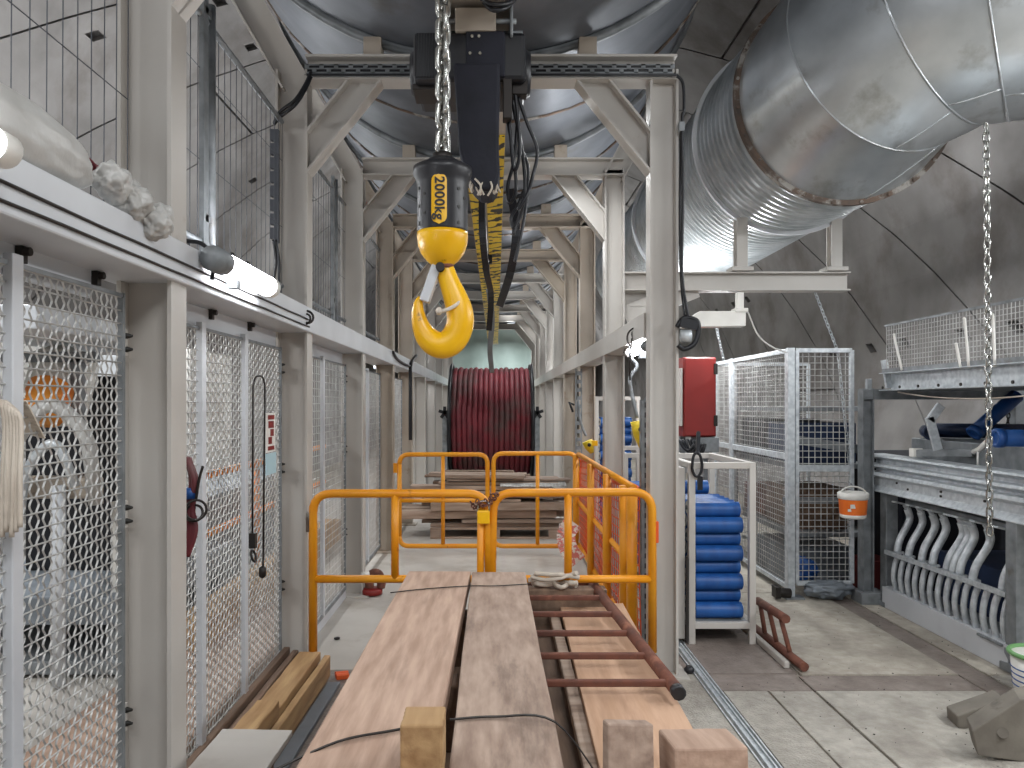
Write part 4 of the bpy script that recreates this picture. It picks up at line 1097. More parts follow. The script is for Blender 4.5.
mb.build('stand_leg', 'galvd', t, bevel=.003)
mb = MB()
for k in range(6): mb.tube(sag((xa - .05 + k * .03, Yc - .02, zb - .02), (xa + .08 + k * .02, Yc - .05, zb - .06), .08 + .02 * (k % 3), 8), .014, 6)
mb.build('cable_tails', 'black', t)
MB().bb(xa + .12, xb + .02, Yc, Yc + .22, zb - .14, zb - .005).build('socket_box', 'slate', t, bevel=.006).data.materials[0] = M['galvd']
t = thing('spring_hook', 'black spring hook hooked on the top bar of the nearest roller crate', 'hook', at(697, 465, 4.78))
mb = MB(); P_ = [at(697 + 5.2 * math.cos(a) * (.9 if math.sin(a) > 0 else 1), 464.5 - 12 * math.sin(a), 4.785) for a in [2 * PI * k / 20 for k in range(20)]]
mb.tube(P_, .0095, 8, closed=True); mb.build('ring', 'black', t)
mb = MB(); mb.bar(at(698.5, 432, 4.9), at(697.5, 454, 4.79), .022, .018, up=(0, 1, 0)); mb.build('strap', 'black', t)
MB().bar(at(700, 476, 4.79), at(700, 490, 4.79), .03, .02, up=(0, 1, 0)).build('tail', 'black', t)

# rusty ladder stub leaning on the kerb
t = thing('ladder_piece', 'short rusty ladder piece leaning on the floor beside the roller crate', 'ladder', (1.8, 4.6, 0))
def fl(px, py): Y = H * FP / (py - VY); return Vector((ax(px, Y), Y, 0.02))
a0 = Vector((1.74, 5.05, .035)); a1 = Vector((1.765, 4.29, .035)); b0 = at(758, 601, 4.95); b1 = at(786, 619, 4.45)
MB().tube([a0, a1], .027, 10).build('side_rail', 'rust', t); MB().tube([b0, b1], .027, 10).build('side_rail', 'rust', t)
for f0, f1 in ((.25, .08), (.50, .40), (.76, .80)): MB().tube([a0.lerp(a1, f0), b0.lerp(b1, f1)] if False else [a0.lerp(a1, f0), b0.lerp(b1, f1)], .015, 8).build('rung', 'rust', t)

# ================================================================= MESH CAGE
t = thing('mesh_cage', 'tall galvanised mesh cage with two panel sides, standing behind the ladder piece', 'cage', (2.6, 6.9, 0))
yf, yb, xl, xr, zt, zb = 5.95, 7.95, 2.335, 2.82, 1.965, .12
def panel(p0, u, W, z0, z1, nm, cell, mids=()):
    mb = MB(); weave(mb, Vector(p0) + Vector((0, 0, z0)), u, (0, 0, 1), W, z1 - z0, cell, cell, .0034)
    o = mb.build(nm, 'mesh', t, recalc=False)
    f = MB(); p0 = Vector(p0); u = Vector(u); w = .035
    for d in (0, W): f.bar(p0 + u * d + Vector((0, 0, z0)), p0 + u * d + Vector((0, 0, z1)), w, .03, up=u)
    for z in (z0, z1) + tuple(mids): f.bar(p0 + Vector((0, 0, z)), p0 + u * W + Vector((0, 0, z)), .03, w if z in (z0, z1) else .05)
    f.build('panel_frame', 'galv', o, bevel=.002)
panel((xl + .05, yf, 0), (1, 0, 0), xr - xl - .05, zb, zt, 'front_panel', .05, (1.03,))
panel((xl, yf + .06, 0), (0, 1, 0), 1.36, zb - .04, zt, 'side_panel', .045, (1.12,))
panel((xl, yf + 1.48, 0), (0, 1, 0), .54, zb - .04, zt, 'side_panel', .045, (1.12,))
panel((xl, yb + .06, 0), (1, 0, 0), 1.0, zb, zt, 'back_panel', .05)
for (x, y) in ((xl, yf), (xl, yf + 1.45), (xl, yb + .03)):
    p = MB().bb(x - .028, x + .028, y - .028, y + .028, 0, zt + .02).build('corner_post', 'galv', t, bevel=.003)
    MB().bb(x - .06, x + .09, y - .07, y + .05, .0, .018).build('foot_plate', 'galvd', p, bevel=.002)
MB().bb(xl - .03, xr + .01, yf + .06, yf + .09, .74, .79).build('shelf_bar', 'galvd', t)
mb = MB(); mb.bar((xl + .03, yf + .12, 1.26), (xr + .15, yf + .12, 1.17), .03, .07); mb.build('slanted_bar', 'galvd', t)
mb = MB(); mb.cyl((xl - .13, yf - .05, .06), (xl - .02, yf - .05, .05), .04, 12); mb.bb(xl - .15, xl - .11, yf - .1, yf, .02, .11)
tag(mb.build('pipe_coupling', 'bolt', bevel=.004), 'dark pipe coupling on the floor against the cage corner foot', 'coupling')
# cage contents
def simple(name, m, lab, cat, grp, *a, **k):
    return tag(MB().bb(*a).build(name, m, loc=((a[0] + a[1]) / 2, (a[2] + a[3]) / 2, a[4]), bevel=k.get('bevel', .008)), lab, cat, grp)
t = thing('storage_shelf', 'dark steel shelf unit inside the mesh cage', 'shelf', (2.75, 7, 0))
for z in (.45, 1.02, 1.5): MB().bb(2.46, 3.15, 6.25, 7.8, z - .02, z + .02).build('shelf_board', 'galvd', t, bevel=.003)
for x in (2.48, 3.12):
    for y in (6.28, 7.76): MB().bb(x - .02, x + .02, y - .02, y + .02, 0, 1.75).build('upright', 'galvd', t, bevel=.003)
simple('storage_box', 'blued', 'dark blue box on the upper shelf inside the mesh cage', 'box', None, 2.52, 3.05, 6.35, 6.95, 1.04, 1.38)
simple('storage_box', 'wood_d', 'brown box on the middle shelf inside the mesh cage', 'box', None, 2.52, 3.0, 6.4, 7.0, .47, .82)
simple('storage_box', 'black', 'black crate at the back of the mesh cage shelf', 'box', None, 2.52, 3.05, 7.05, 7.7, 1.04, 1.40)
simple('storage_box', 'rust', 'rusty box low in the mesh cage', 'box', None, 2.55, 3.05, 7.1, 7.7, .47, .75)
simple('storage_box', 'slate', 'bluish grey box on the cage floor', 'box', None, 2.5, 3.1, 6.5, 7.2, .0, .30)
blob('plastic_bag', 'blue', (2.50, 6.12, .20), (.12, .09, .10), 31, 'crumpled blue plastic bag inside the cage near the floor', 'bag', (0, 0, 0), .4)
blob('plastic_bag', 'slate', (2.62, 5.92, .075), (.20, .13, .07), 33, 'greyish blue plastic sheet bundle squeezed under the cage front', 'bag', (0, 0, 0), .35)

# hanging chains
def chain(name, top, bot, pitch, wr, iw, lab, m='chrome'):
    top = Vector(top); bot = Vector(bot); d = (bot - top); n = int(d.length / pitch); mb = MB(); dn = d.normalized()
    sx = dn.cross(Vector((0, 1, 0))).normalized(); sy = sx.cross(dn)
    for k in range(n):
        c = top + dn * (k + .5) * pitch; pts = []; hl = pitch / 2 + wr * .95
        for q in range(14):
            an = 2 * PI * q / 14; ca, sa = math.cos(an), math.sin(an)
            lz = (hl - iw) * (1 if sa > .05 else (-1 if sa < -.05 else 0)) + iw * sa
            lx = iw * ca
            ang = .5 + (PI / 2 if k % 2 else 0)
            pts.append(c + (sx * math.cos(ang) + sy * math.sin(ang)) * lx + dn * lz)
        mb.tube(pts, wr, 6, closed=True)
    return tag(mb.build(name, m, loc=top), lab, 'chain', 'hanging chains')
chain('hanging_chain', at(986, 124, 4.2), at(990, 540, 4.2), .050, .0058, .0150, 'long steel chain hanging in front of the rack from the smooth duct')
chain('hanging_chain', at(815, 292, 6.1), at(838, 352, 6.3), .034, .004, .0105, 'thin chain running down from the bracket arm to the cage top', 'galv')
chain('hanging_chain', at(838, 352, 6.03), at(850, 470, 6.05), .034, .004, .0105, 'thin chain hanging inside the cage behind its front panel', 'galv')
chain('hanging_chain', at(716, 326, 6.6), at(724, 362, 6.8), .034, .004, .0105, 'short thin chain near the red cabinet top', 'galv')
chain('hanging_chain', at(1010, 400, 5.6), at(1006, 440, 5.6), .034, .004, .0105, 'small dark chain hanging inside the rack behind the blue roller', 'bolt')

# ================================================================= RACK
t = thing('steel_rack', 'galvanised steel rack with ribbed beams, mesh top guard and hanging bent brackets', 'rack', (3.4, 5.0, 0))
X0 = 2.98
p = MB().ibeam((2.88, 5.84, .05), (2.88, 5.84, 1.66), .09, .085, .008, .008, up=(1, 0, 0)).build('rack_post', 'galvd', t)
MB().bb(2.80, 3.0, 5.74, 5.92, 0.002, .09).build('foot_block', 'galvd', p, bevel=.004)
p = MB().bb(2.965, 3.055, 5.70, 5.79, .04, .87).build('rack_post', 'galvd', t, bevel=.004)
MB().bb(2.93, 3.10, 5.66, 5.83, .004, .04).build('foot_plate', 'galvd', p, bevel=.003)
p = MB().bb(2.94, 3.03, 4.24, 4.33, .02, .87).build('rack_post', 'galvd', t, bevel=.004)
for y in (5.75, 4.28):
    MB().bb(3.95, 4.04, y - .045, y + .045, .0, 1.66).build('rack_post', 'galvd', t, bevel=.004)
MB().bb(2.84, 4.05, 5.80, 5.88, 1.575, 1.655).build('end_beam', 'galvd', t, bevel=.003)
MB().bb(3.0, 4.04, 5.72, 5.78, .84, .90).build('cross_tie', 'galvd', t); MB().bb(3.0, 4.04, 4.26, 4.32, .84, .90).build('cross_tie', 'galvd', t)
# ribbed long beam
ya, yb = 3.6, 5.88
mb = MB()
prof = [(0, 1.155), (-.05, 1.15), (-.06, 1.135), (.0, 1.11), (.0, 1.085), (-.055, 1.08), (-.06, 1.06), (.0, 1.035), (.0, 1.02), (-.055, 1.015), (-.06, .99), (-.01, .965), (-.012, .91), (-.05, .875), (-.05, .865), (0.06, .865), (.06, 1.155)]
mb.prism([(X0 + a, z) for a, z in prof], 'y', ya, yb); mb.build('ribbed_beam', 'galv', t, bevel=.003)
mb = MB()
for yy, zz in ((5.55, .955), (5.0, .955), (5.0, .925), (5.0, .895), (5.4, .925), (4.55, .88), (4.55, .95), (5.2, .88)): mb.cyl((X0 - .02, yy, zz), (X0 - .005, yy, zz), .008, 8)
mb.build('bolt', 'bolt', t)
# bottom beam
mb = MB(); mb.channel((2.99, 4.30, .08), (2.99, 5.70, .08), .10, .15, .008, side=1)
mb.bar((2.938, 4.30, .08), (2.938, 5.70, .08), .006, .15); mb.build('bottom_beam', 'rail', t)
p = MB().prism([(4.10, .005), (4.36, .005), (4.36, .05), (4.27, .06), (4.32, .11), (4.32, .14), (4.18, .14), (4.21, .08), (4.10, .05)], 'x', 2.925, 2.945).build('end_bracket', 'galvd', t, bevel=.003)
MB().bb(2.92, 3.12, 4.34, 4.56, .135, .15).build('end_shelf', 'galvd', t, bevel=.003)
MB().bb(3.0, 4.0, 4.3, 5.75, .09, .105).build('deck_plate', 'galvd', t)
# shelf on the beam
MB().bb(3.06, 4.0, 3.6, 5.85, 1.10, 1.125).build('shelf_plate', 'galvd', t)
# upper guard
mb = MB(); mb.channel((3.0, 3.6, 1.71), (3.0, 5.78, 1.71), .10, .135, .006, side=-1); gb = mb.build('guard_beam', 'galv', t)
mb = MB()
for k in range(9): mb.cyl((2.945, 3.8 + k * .24, 1.665), (2.952, 3.8 + k * .24, 1.665), .011, 8)
mb.build('bolt', 'bolt', gb)
MB().bb(3.05, 3.95, 3.6, 5.78, 1.64, 1.66).build('top_shelf', 'galvd', t)
mb = MB(); weave(mb, (3.0, 3.6, 1.80), (0, 1, 0), (.0, 0, 1), 2.16, .335, .035, .035, .003); mb.build('mesh_guard', 'mesh', t, recalc=False)
MB().bar((2.99, 3.6, 1.795), (2.99, 5.78, 1.795), .03, .03).build('mesh_edge', 'galvd', t); MB().bar((3.0, 3.6, 2.14), (3.0, 5.78, 2.14), .012, .016).build('mesh_edge', 'galvd', t)
for (pa, pb, qa, qb) in ((894, 334, 902, 370), (964, 318, 969, 368), (992, 314, 995, 367), (956, 343, 961, 368)):
    Y1 = 2.97 * FP / (pa - VX); Y2 = 2.97 * FP / (qa - VX)
    MB().tube(spline([at(pa, pb, Y1), at(pa + 1, pb + 6, Y1), at(qa, qb, Y2)], 4), .009, 6).build('mesh_clip', 'whitep', t)
MB().bar(at(884, 360, 5.78), at(889, 388, 5.78), .04, .03, up=(0, 1, 0)).build('end_strut', 'galv', t)
# hanging rail
MB().bar((2.955, 4.34, .435), (2.955, 5.69, .42), .02, .03).build('hanging_rail', 'galv', t)
MB().bar((3.12, 4.34, .79), (3.12, 5.69, .80), .03, .04).build('hanging_rail', 'galvd', t)
o = MB().tube(sag(at(898, 392, 5.6), at(1024, 396, 4.2), .03), .005, 6).tube(sag(at(1024, 396, 4.2), at(1060, 392, 3.9), .01), .005, 6).build('wire', 'strapw')
tag(o, 'pale pinkish wire strung along the rack under the mesh guard', 'wire')
# bent brackets, upper row
rr = random.Random(13)
def bracket(lab, grp, y, lean, x0=2.985, first=[None]):
    if first[0] is None:
        w = .05
        def sw(poly, th, name, m, par=None):
            mb = MB()
            for i in range(len(poly) - 1):
                a, b_ = poly[i], poly[i + 1]
                mb.bar((a[0], 0, a[1]), (b_[0], 0, b_[1]), w, th, up=(0, 1, 0)) if False else mb.bar((a[0], 0, a[1]), (b_[0], 0, b_[1]), th, w, up=(0, 1, 0))
            return mb.build(name, m, par, local=True, bevel=.003)
        t = thing('idler_bracket', lab, 'bracket', (0, 0, 0), grp)
        P_ = spline([(0, 0, 0), (.022, 0, .09), (.085, 0, .20), (.102, 0, .255), (.088, 0, .31), (.07, 0, .345)], 5)
        MB().tube(P_[:22], .025, 10).build('arm', 'galv', t, local=True)
        mb = MB()
        for q in range(20, len(P_) - 1): mb.bar(P_[q], P_[q + 1], .012, .055, up=(0, 1, 0))
        mb.build('neck', 'galv', t, local=True)
        sw([(.08, .35), (-.02, .372)], .012, 'top_flange', 'galv', t)
        sw([(-.04, -.012), (.04, -.004)], .018, 'toe', 'galv', t)
        first[0] = t; o = t
    else: o = dup(first[0], None, None, lab, grp)
    o.location = (x0, y, .44); o.rotation_euler = (lean, 0, rr.uniform(-.08, .08)); return o
GB = 'bent brackets on the upper rail of the rack'
for k, y in enumerate((5.58, 5.43, 5.26, 5.13, 4.97, 4.90, 4.83, 4.70, 4.42)):
    bracket('bent galvanised bracket hanging in the upper row inside the rack', GB, y, rr.uniform(-.10, .10))
# lower row: curved tubes
def hanger(lab, grp, y, first=[None]):
    if first[0] is None:
        t = thing('curved_hanger', lab, 'bracket', (0, 0, 0), grp)
        P_ = spline([(0.01, 0, 0), (-.012, 0, .09), (.002, 0, .17), (.03, 0, .225)], 5)
        mb = MB()
        mb.tube(P_, .019, 8)
        mb.build('arm', 'galv', t, local=True)
        MB().bb(-.005, .02, -.03, .03, -.012, .004).build('foot', 'galvd', t, local=True)
        first[0] = t; o = t
    else: o = dup(first[0], None, None, lab, grp)
    o.location = (2.97, y, .14); o.rotation_euler = (0, 0, rr.uniform(-.1, .1)); return o
for k in range(14):
    o = hanger('curved galvanised hanger standing in the lower row on the rack bottom beam', 'curved hangers in the lower row', 5.58 - k * .093)
    o.scale = (1, 1, 1.28)
# blue pipes and plates on the rack shelf
def pipe(p, q, r, m, lab, cap=None):
    t = thing('blue_pipe', lab, 'pipe', p)
    MB().cyl(p, q, r, 18).build('pipe', m, t)
    d = (Vector(q) - Vector(p)).normalized()
    MB().lathe([(r * 1.0, -.03), (r * 1.12, -.03), (r * 1.12, .012), (r * .7, .014), (r * .7, -.02)], p, -d, 18).build('collar', cap or m, t)
pipe((3.30, 5.72, 1.34), (3.95, 5.45, 1.34), .055, 'blued', 'dark blue pipe lying across the back of the rack shelf')
pipe((3.16, 5.45, 1.333), (3.30, 5.75, 1.333), .05, 'blued', 'short dark blue pipe stub at the rack post')
pipe((3.38, 5.30, 1.335), (3.70, 5.33, 1.60), .05, 'blue', 'blue pipe slanting up from the rack shelf to the top')
pipe((3.02, 4.52, 1.335), (3.9, 4.40, 1.335), .052, 'blue', 'bright blue roller lying on the rack shelf behind the chain', 'blue')
mb = MB(); 
for a, b in ((at(941, 405, 5.1), at(929.5, 421, 5.1)), (at(929.2, 417, 5.1), at(938, 450, 5.1))): mb.bar(a, b, .06, .02, up=(0, 1, 0))
tag(mb.build('bent_plate', 'galv', bevel=.004), 'bent galvanised plate standing up on the rack shelf', 'plate')
t = thing('flat_profile', 'grey steel profile lying on the rack beam with a white end cap', 'profile', at(950, 450, 5.0))
MB().bar(at(916, 453, 5.3), at(974, 453, 5.0), .06, .05).build('profile', 'galvd', t, bevel=.004); MB().box(at(916, 452.5, 5.3), (.07, .06, .06)).build('end_cap', 'whitep', t, bevel=.006)
mb = MB(); mb.tube([at(974, 452, 4.9), at(980, 449, 4.8), at(988, 441, 4.7)], .018, 8); mb.tube([at(978, 452, 4.8), at(978, 470, 4.8)], .007, 6)
tag(mb.build('elbow_handle', 'whitep'), 'pale curved handle beside the blue roller on the rack', 'handle')
tag(MB().bb(3.2, 3.95, 3.65, 5.78, 1.128, 1.28).build('flat_bundle', 'galvd', bevel=.006), 'flat grey steel bundle lying deep on the rack shelf', 'bundle')
# dark stuff under/behind rack
simple('storage_box', 'blued', 'dark blue box in the rack behind the curved hangers', 'box', None, 3.3, 3.9, 4.9, 5.6, .108, .45)
simple('storage_box', 'black', 'black box deep in the rack behind the bent brackets', 'box', None, 3.3, 3.9, 4.35, 4.85, .108, .62)
simple('storage_box', 'red', 'dark red box on the floor behind the rack post', 'box', None, 2.98, 3.2, 6.0, 6.3, .004, .28).data.materials[0] = mat('dark_red_box', (96, 26, 26), .6)
tag(MB().bb(3.25, 4.2, 6.02, 6.9, .004, 1.12).build('dark_tarp_bundle', 'navy', loc=(3.6, 6.4, 0), bevel=.06), 'dark covered bundle standing behind the rack and the bucket', 'bundle')

# orange bucket
t = thing('bucket', 'small orange and white bucket hanging on the rack post', 'bucket', at(853, 518, 5.66))
Yb_ = 5.66; s_ = Yb_ / FP; c = (ax(853, Yb_), Yb_)
z = lambda py: az(py, Yb_)
MB().lathe([(10.5 * s_, z(518)), (12 * s_, z(517)), (12.3 * s_, z(514))], (c[0], c[1], 0), (0, 0, 1), 28).build('base_band', 'whitep', t)
MB().lathe([(12.3 * s_, z(514)), (13.4 * s_, z(499))], (c[0], c[1], 0), (0, 0, 1), 28, capped=False).build('orange_band', 'orange', t).data.materials[0] = mat('orange_bucket', (240, 120, 40), .45, 0, (236, 112, 34), 4)
MB().lathe([(13.3 * s_, z(499)), (14.4 * s_, z(498.5)), (14.6 * s_, z(493)), (13.4 * s_, z(492)), (12.5 * s_, z(493)), (11 * s_, z(512))], (c[0], c[1], 0), (0, 0, 1), 28, capped=False).build('rim', 'whitep', t)
mb = MB(); mb.tube([(c[0] + 14 * s_ * math.cos(a), c[1], z(496) + 9.5 * s_ * math.sin(a)) for a in [PI * k / 12 for k in range(13)]], .006, 7); mb.build('handle', 'whitep', t)
mb = MB()
for (px, py, w_, h_) in ((848, 505, .05, .03), (845, 509, .03, .02)):
    dx = (px - 853) * s_; mb.box((c[0] + dx, c[1] - math.sqrt((13 * s_) ** 2 - dx * dx) - .0005, z(py)), (w_, .004, h_))
mb.build('white_mark', 'whitep', t)
MB().cyl((c[0] + .01, c[1], z(487)), (c[0] + .06, c[1] + .16, z(486)), .006, 8).build('hanging_hook', 'galvd', t)

# grey steel blocks on the floor and the cut off bucket
t = thing('steel_wedge', 'dirty grey steel wedge block in front, lying on the floor plate', 'block', (2.1, 3.2, 0))
def pp(px, py, Y): return at(px, py, Y)
def solid(front, depth, name, m, parent, zmin=.004):
    d = Vector(depth); n = len(front); vs = [Vector(p) for p in front] + [Vector(p) + d for p in front]
    for v in vs: v.z = max(v.z, zmin)
    fs = [tuple(range(n)), tuple(range(n, 2 * n))[::-1]] + [(i, n + i, n + (i + 1) % n, (i + 1) % n) for i in range(n)]
    return MB().add(vs, fs).build(name, m, parent, bevel=.006)
Y = 3.22
o = solid([pp(978, 756, Y), pp(972, 731, Y), pp(1020, 700, Y), pp(1075, 690, Y), pp(1075, 768, Y), pp(1020, 768, Y)], (.03, .09, .02), 'block_body', 'stone', t)
mb = MB(); mb.cyl(pp(1003, 733, Y - .012), pp(1003, 733, Y + .01), .022, 14); mb.build('stub_pin', 'stone', t)
t = thing('steel_wedge', 'dirty grey steel wedge block behind the front one', 'block', (2.05, 3.5, 0))
Y = 3.55
solid([pp(958, 730, Y), pp(957, 716, Y), pp(1006, 699, Y), pp(1012, 704, Y), pp(1011, 716, Y), pp(972, 737, Y)], (.02, .12, .0), 'block_body', 'stone', t)
t = thing('bucket', 'pale blue and white bucket with a green rim at the picture edge', 'bucket', (2.72, 3.78, 0))
c = (2.83, 3.88)
MB().lathe([(.115, .004), (.125, .01), (.145, .24)], (c[0], c[1], 0), (0, 0, 1), 28).build('body', 'whitep', t)
mb = MB()
for z in (.08, .11, .14, .17): mb.torus((c[0], c[1], z), .1235 + z * .085, .004, (0, 0, 1), 32, 5)
mb.build('blue_stripe', 'blue', t)
MB().torus((c[0], c[1], .245), .148, .012, (0, 0, 1), 32, 8).build('rim', mat('green_rim', (120, 170, 110), .5), t)

# ================================================================= FAR END: drum, pallet, wall sheet
t = thing('hose_drum', 'big drum of dark red hose standing at the far end of the walkway', 'drum', (-.08, 12, 0))
cx_, Yd, zc_ = -.08, 12.9, 1.24
mb = MB(); n = 15
for k in range(n):
    x = cx_ - .60 + 1.2 * k / (n - 1); mb.torus((x, Yd, zc_), .885 + .01 * math.sin(k * 2.1), .044, (1, 0, 0), 64, 8)
mb.build('hose', 'hose', t)
MB().lathe([(.80, -.64), (.80, .64)], (cx_, Yd, zc_), (1, 0, 0), 48).build('core', 'hose', t)
for sx in (-1, 1):
    p = MB(); p.torus((cx_ + sx * .67, Yd, zc_), .97, .03, (1, 0, 0), 64, 6)
    for q in range(8):
        a = q * PI / 4; p.bar((cx_ + sx * .67, Yd, zc_), (cx_ + sx * .67, Yd + .96 * math.cos(a), zc_ + .96 * math.sin(a)), .05, .05, up=(1, 0, 0))
    p.build('flange', 'black', t)
    k_ = MB()
    c0 = Vector((cx_ + sx * .74, 12.0, 1.40))
    for q in range(5):
        a = PI / 2 + q * 2 * PI / 5; k_.bar(c0, c0 + Vector((.10 * math.cos(a), 0, .10 * math.sin(a))), .05, .04, up=(0, 1, 0))
    k_.build('star_handle', 'black', t)
    MB().bb(cx_ + sx * .70, cx_ + sx * .78, 12.0, 13.0, 0, 1.36).build('stand', 'galvd', t, bevel=.01)
# plank pallet
t = thing('wooden_pallet', 'wooden pallet on the floor under the heap of weathered boards', 'pallet', (-.0, 9.0, 0))
xa, xb, y0, y1 = -.75, .72, 8.55, 9.35
for k in range(5): MB().bb(xa, xb, y0 + k * .175, y0 + k * .175 + .10, .105, .127).build('deck_board', 'wood_x', t, bevel=.003)
for x in (xa + .06, (xa + xb) / 2, xb - .06):
    for y in (y0 + .05, y1 - .05): MB().bb(x - .06, x + .06, y - .045, y + .045, .02, .104).build('pallet_block', 'wood_x', t, bevel=.003)
for y in (y0 + .05, y1 - .05): MB().bb(xa, xb, y - .045, y + .045, .002, .019).build('skid_board', 'wood_x', t, bevel=.003)
G4 = 'weathered boards heaped on the pallet'; rr = random.Random(17)
z = .128; k = 0
lay = [(.045, -.2, 1.5), (.045, .05, 1.2), (.10, -.1, 1.9), (.10, .05, 1.85), (.04, -.1, 1.5), (.05, -.1, 1.6), (.04, -.15, 1.5), (.06, -.12, 1.55), (.04, .05, 1.7), (.035, -.05, 1.6), (.05, -.15, 1.2)]
for (th, xo, ln) in lay:
    for q in range(3):
        yy = 8.62 + q * .24 + rr.uniform(-.04, .04); ll = ln * rr.uniform(.6, 1.08); xx = xo + rr.uniform(-.2, .2)
        board('weathered_board', ['wood_x', 'wood_d', 'wood_x'][(k + q) % 3], 'weathered board in the heap on the pallet behind the yellow gates', 'board', G4, xx - ll / 2, xx + ll / 2, yy, yy + .18, z, z + th - .009, (rr.uniform(-.01, .01), rr.uniform(-.006, .006), rr.uniform(-.07, .07)), .004, 100 + k, .004); k += 1
    z += th
t = thing('mesh_sheet', 'pale expanded mesh sheet on the board heap behind the lock', 'mesh sheet', (.2, 8.5, .45))
mb = MB(); weave(mb, (.05, 8.52, .60), (1, 0, 0), (0, .35, .06), .75, .20, .04, .04, .005); mb.build('mesh', 'mesh', t, recalc=False)
# sheet added in place of the bright wall at the far end
mb = MB(); vs = []; fs = []
for i in range(25):
    for j in range(9):
        x = -2.2 + 4.4 * i / 24; vs.append((x, 21.2 + .06 * math.sin(x * 7 + j * .4), 4.6 * j / 8))
for i in range(24):
    for j in range(8): fs.append((i * 9 + j, i * 9 + j + 1, (i + 1) * 9 + j + 1, (i + 1) * 9 + j))
o = mb.add(vs, fs, True).build('far_wall_sheet', 'teal', recalc=False)
so = o.modifiers.new('s', 'SOLIDIFY'); so.thickness = .02
tag(o, 'pale greenish sheet in place of the bright wall at the far end', 'sheet')
# red coupling on the left floor
t = thing('red_coupling', 'red and white pipe coupling standing on the floor by the second walkway post', 'coupling', at(373, 600, 6.15))
c = at(372, 590, 6.05); c.z = 0
MB().lathe([(.06, .006), (.085, .01), (.085, .05), (.06, .06)], c, (0, 0, 1), 20).build('base_ring', 'red', t)
MB().tube(spline([c + Vector((-.02, 0, .05)), c + Vector((-.02, 0, .12)), c + Vector((-.0, 0, .17)), c + Vector((.05, 0, .17)), c + Vector((.075, 0, .11)), c + Vector((.07, 0, .06))], 5), .036, 10).build('elbow', 'rust', t)
MB().cyl(c + Vector((-.08, -.04, .16)), c + Vector((-.02, -.02, .16)), .035, 12).build('white_nozzle', 'whitep', t)
tag(MB().lathe([(.004, 0), (.02, .004), (.02, .012), (.004, .016)], at(337, 640, 4.9) * Vector((1, 1, 0)).dot(Vector((1, 0, 0))) if False else Vector((ax(337, 4.9), 4.9, .002)), (0, 0, 1), 10).build('floor_bolt', 'bolt'), 'small dark bolt lying on the pale walkway floor', 'bolt')

# ================================================================= LEFT BAY beyond the wire fences
t = thing('pump_unit', 'machine skid behind the nearest mesh, with dark grille and pale pipes', 'machine', (-2.7, 4.6, 0))
MB().bb(-3.3, -2.05, 4.2, 5.9, .30, .46).build('skid_frame', 'slate', t, bevel=.01)
MB().bb(-3.3, -2.05, 4.2, 5.9, .02, .10).build('skid_frame', 'galvd', t, bevel=.01)
for (x, y) in ((-3.2, 4.3), (-2.15, 4.3), (-3.2, 5.8), (-2.15, 5.8)): MB().bb(x - .05, x + .05, y - .05, y + .05, .10, .30).build('leg', 'galvd', t)
MB().bb(-3.05, -2.35, 4.85, 5.6, .46, 1.72).build('dark_grille', 'black', t, bevel=.02)
mb = MB()
for k in range(7): mb.bb(-2.2 - .0 * k, -2.15, 4.3 + k * .2, 4.36 + k * .2, .46, .98)
mb.build('pale_fin', 'whitep', t)
mb = MB(); mb.cyl((-2.36, 4.05, .02), (-2.36, 4.05, 1.10), .035, 12); mb.build('pipe_post', 'rail', t)
MB().bb(-2.75, -2.2, 4.1, 4.22, 1.02, 1.14).build('cross_pipe', 'cream', t, bevel=.02)
mb = MB(); mb.tube(rounded([(-2.62, 4.0, .9), (-2.60, 3.95, 1.25), (-2.36, 3.95, 1.58), (-2.18, 4.0, 1.40), (-2.16, 4.05, 1.0)], .25), .038, 12); mb.build('white_hose', 'bag', t)
mb = MB(); mb.tube(rounded([(-2.55, 4.02, .95), (-2.50, 3.98, 1.2), (-2.34, 3.98, 1.38), (-2.24, 4.0, 1.1)], .2), .025, 10); mb.build('inner_hose', 'galv', t)
MB().lathe([(.04, 0), (.11, .02), (.12, .05), (.12, .22), (.08, .25)], (-2.53, 4.15, 1.45), (0, .4, .6), 20).build('motor', 'orangem', t)
MB().lathe([(.05, 0), (.16, .03), (.18, .1), (.18, .4), (.1, .46)], (-2.62, 4.4, 1.42), (.1, .2, .8), 22).build('white_housing', 'whitep', t)
mb = MB(); mb.bb(-2.9, -2.3, 4.3, 4.36, 1.78, 1.84); mb.bb(-2.44, -2.38, 4.3, 4.36, 1.40, 1.8); mb.build('support_bar', 'galvd', t)
simple('brightness_cabinet', 'whitep', 'tall white cabinet added for brightness behind the nearest mesh', 'cabinet', None, -4.1, -3.45, 5.0, 6.0, .0, 2.0)  # these cabinets are added as bright backing behind the mesh
simple('brightness_cabinet', 'rail', 'pale grey cabinet added for brightness behind the cable loop mesh, nearer one', 'cabinet', None, -3.7, -3.1, 6.3, 7.1, .0, 1.95)
simple('brightness_cabinet', 'whitep', 'white cabinet added for brightness behind the cable loop mesh, farther one', 'cabinet', None, -3.75, -3.1, 7.6, 8.8, .0, 2.1)
t = thing('bay_light_housing', 'grey box beam high behind the nearest mesh panel', 'beam', (-2.3, 4, 1.85))
MB().bb(-2.9, -2.2, 3.6, 5.2, 1.90, 2.02).build('box', 'rail', t, bevel=.01)
t = thing('guard_rail', 'yellow handrail in the bay behind the mesh with the cable loop', 'railing', (-2.3, 7, 0))
for z in (.55, 1.0): tubes('bar', [[(-2.2, 5.6, z), (-2.2, 9.6, z)]], .03, t, 'orangem')
for y in (5.6, 6.9, 8.2, 9.5): tubes('upright', [[(-2.2, y, 0), (-2.2, y, 1.0)]], .03, t, 'orangem')
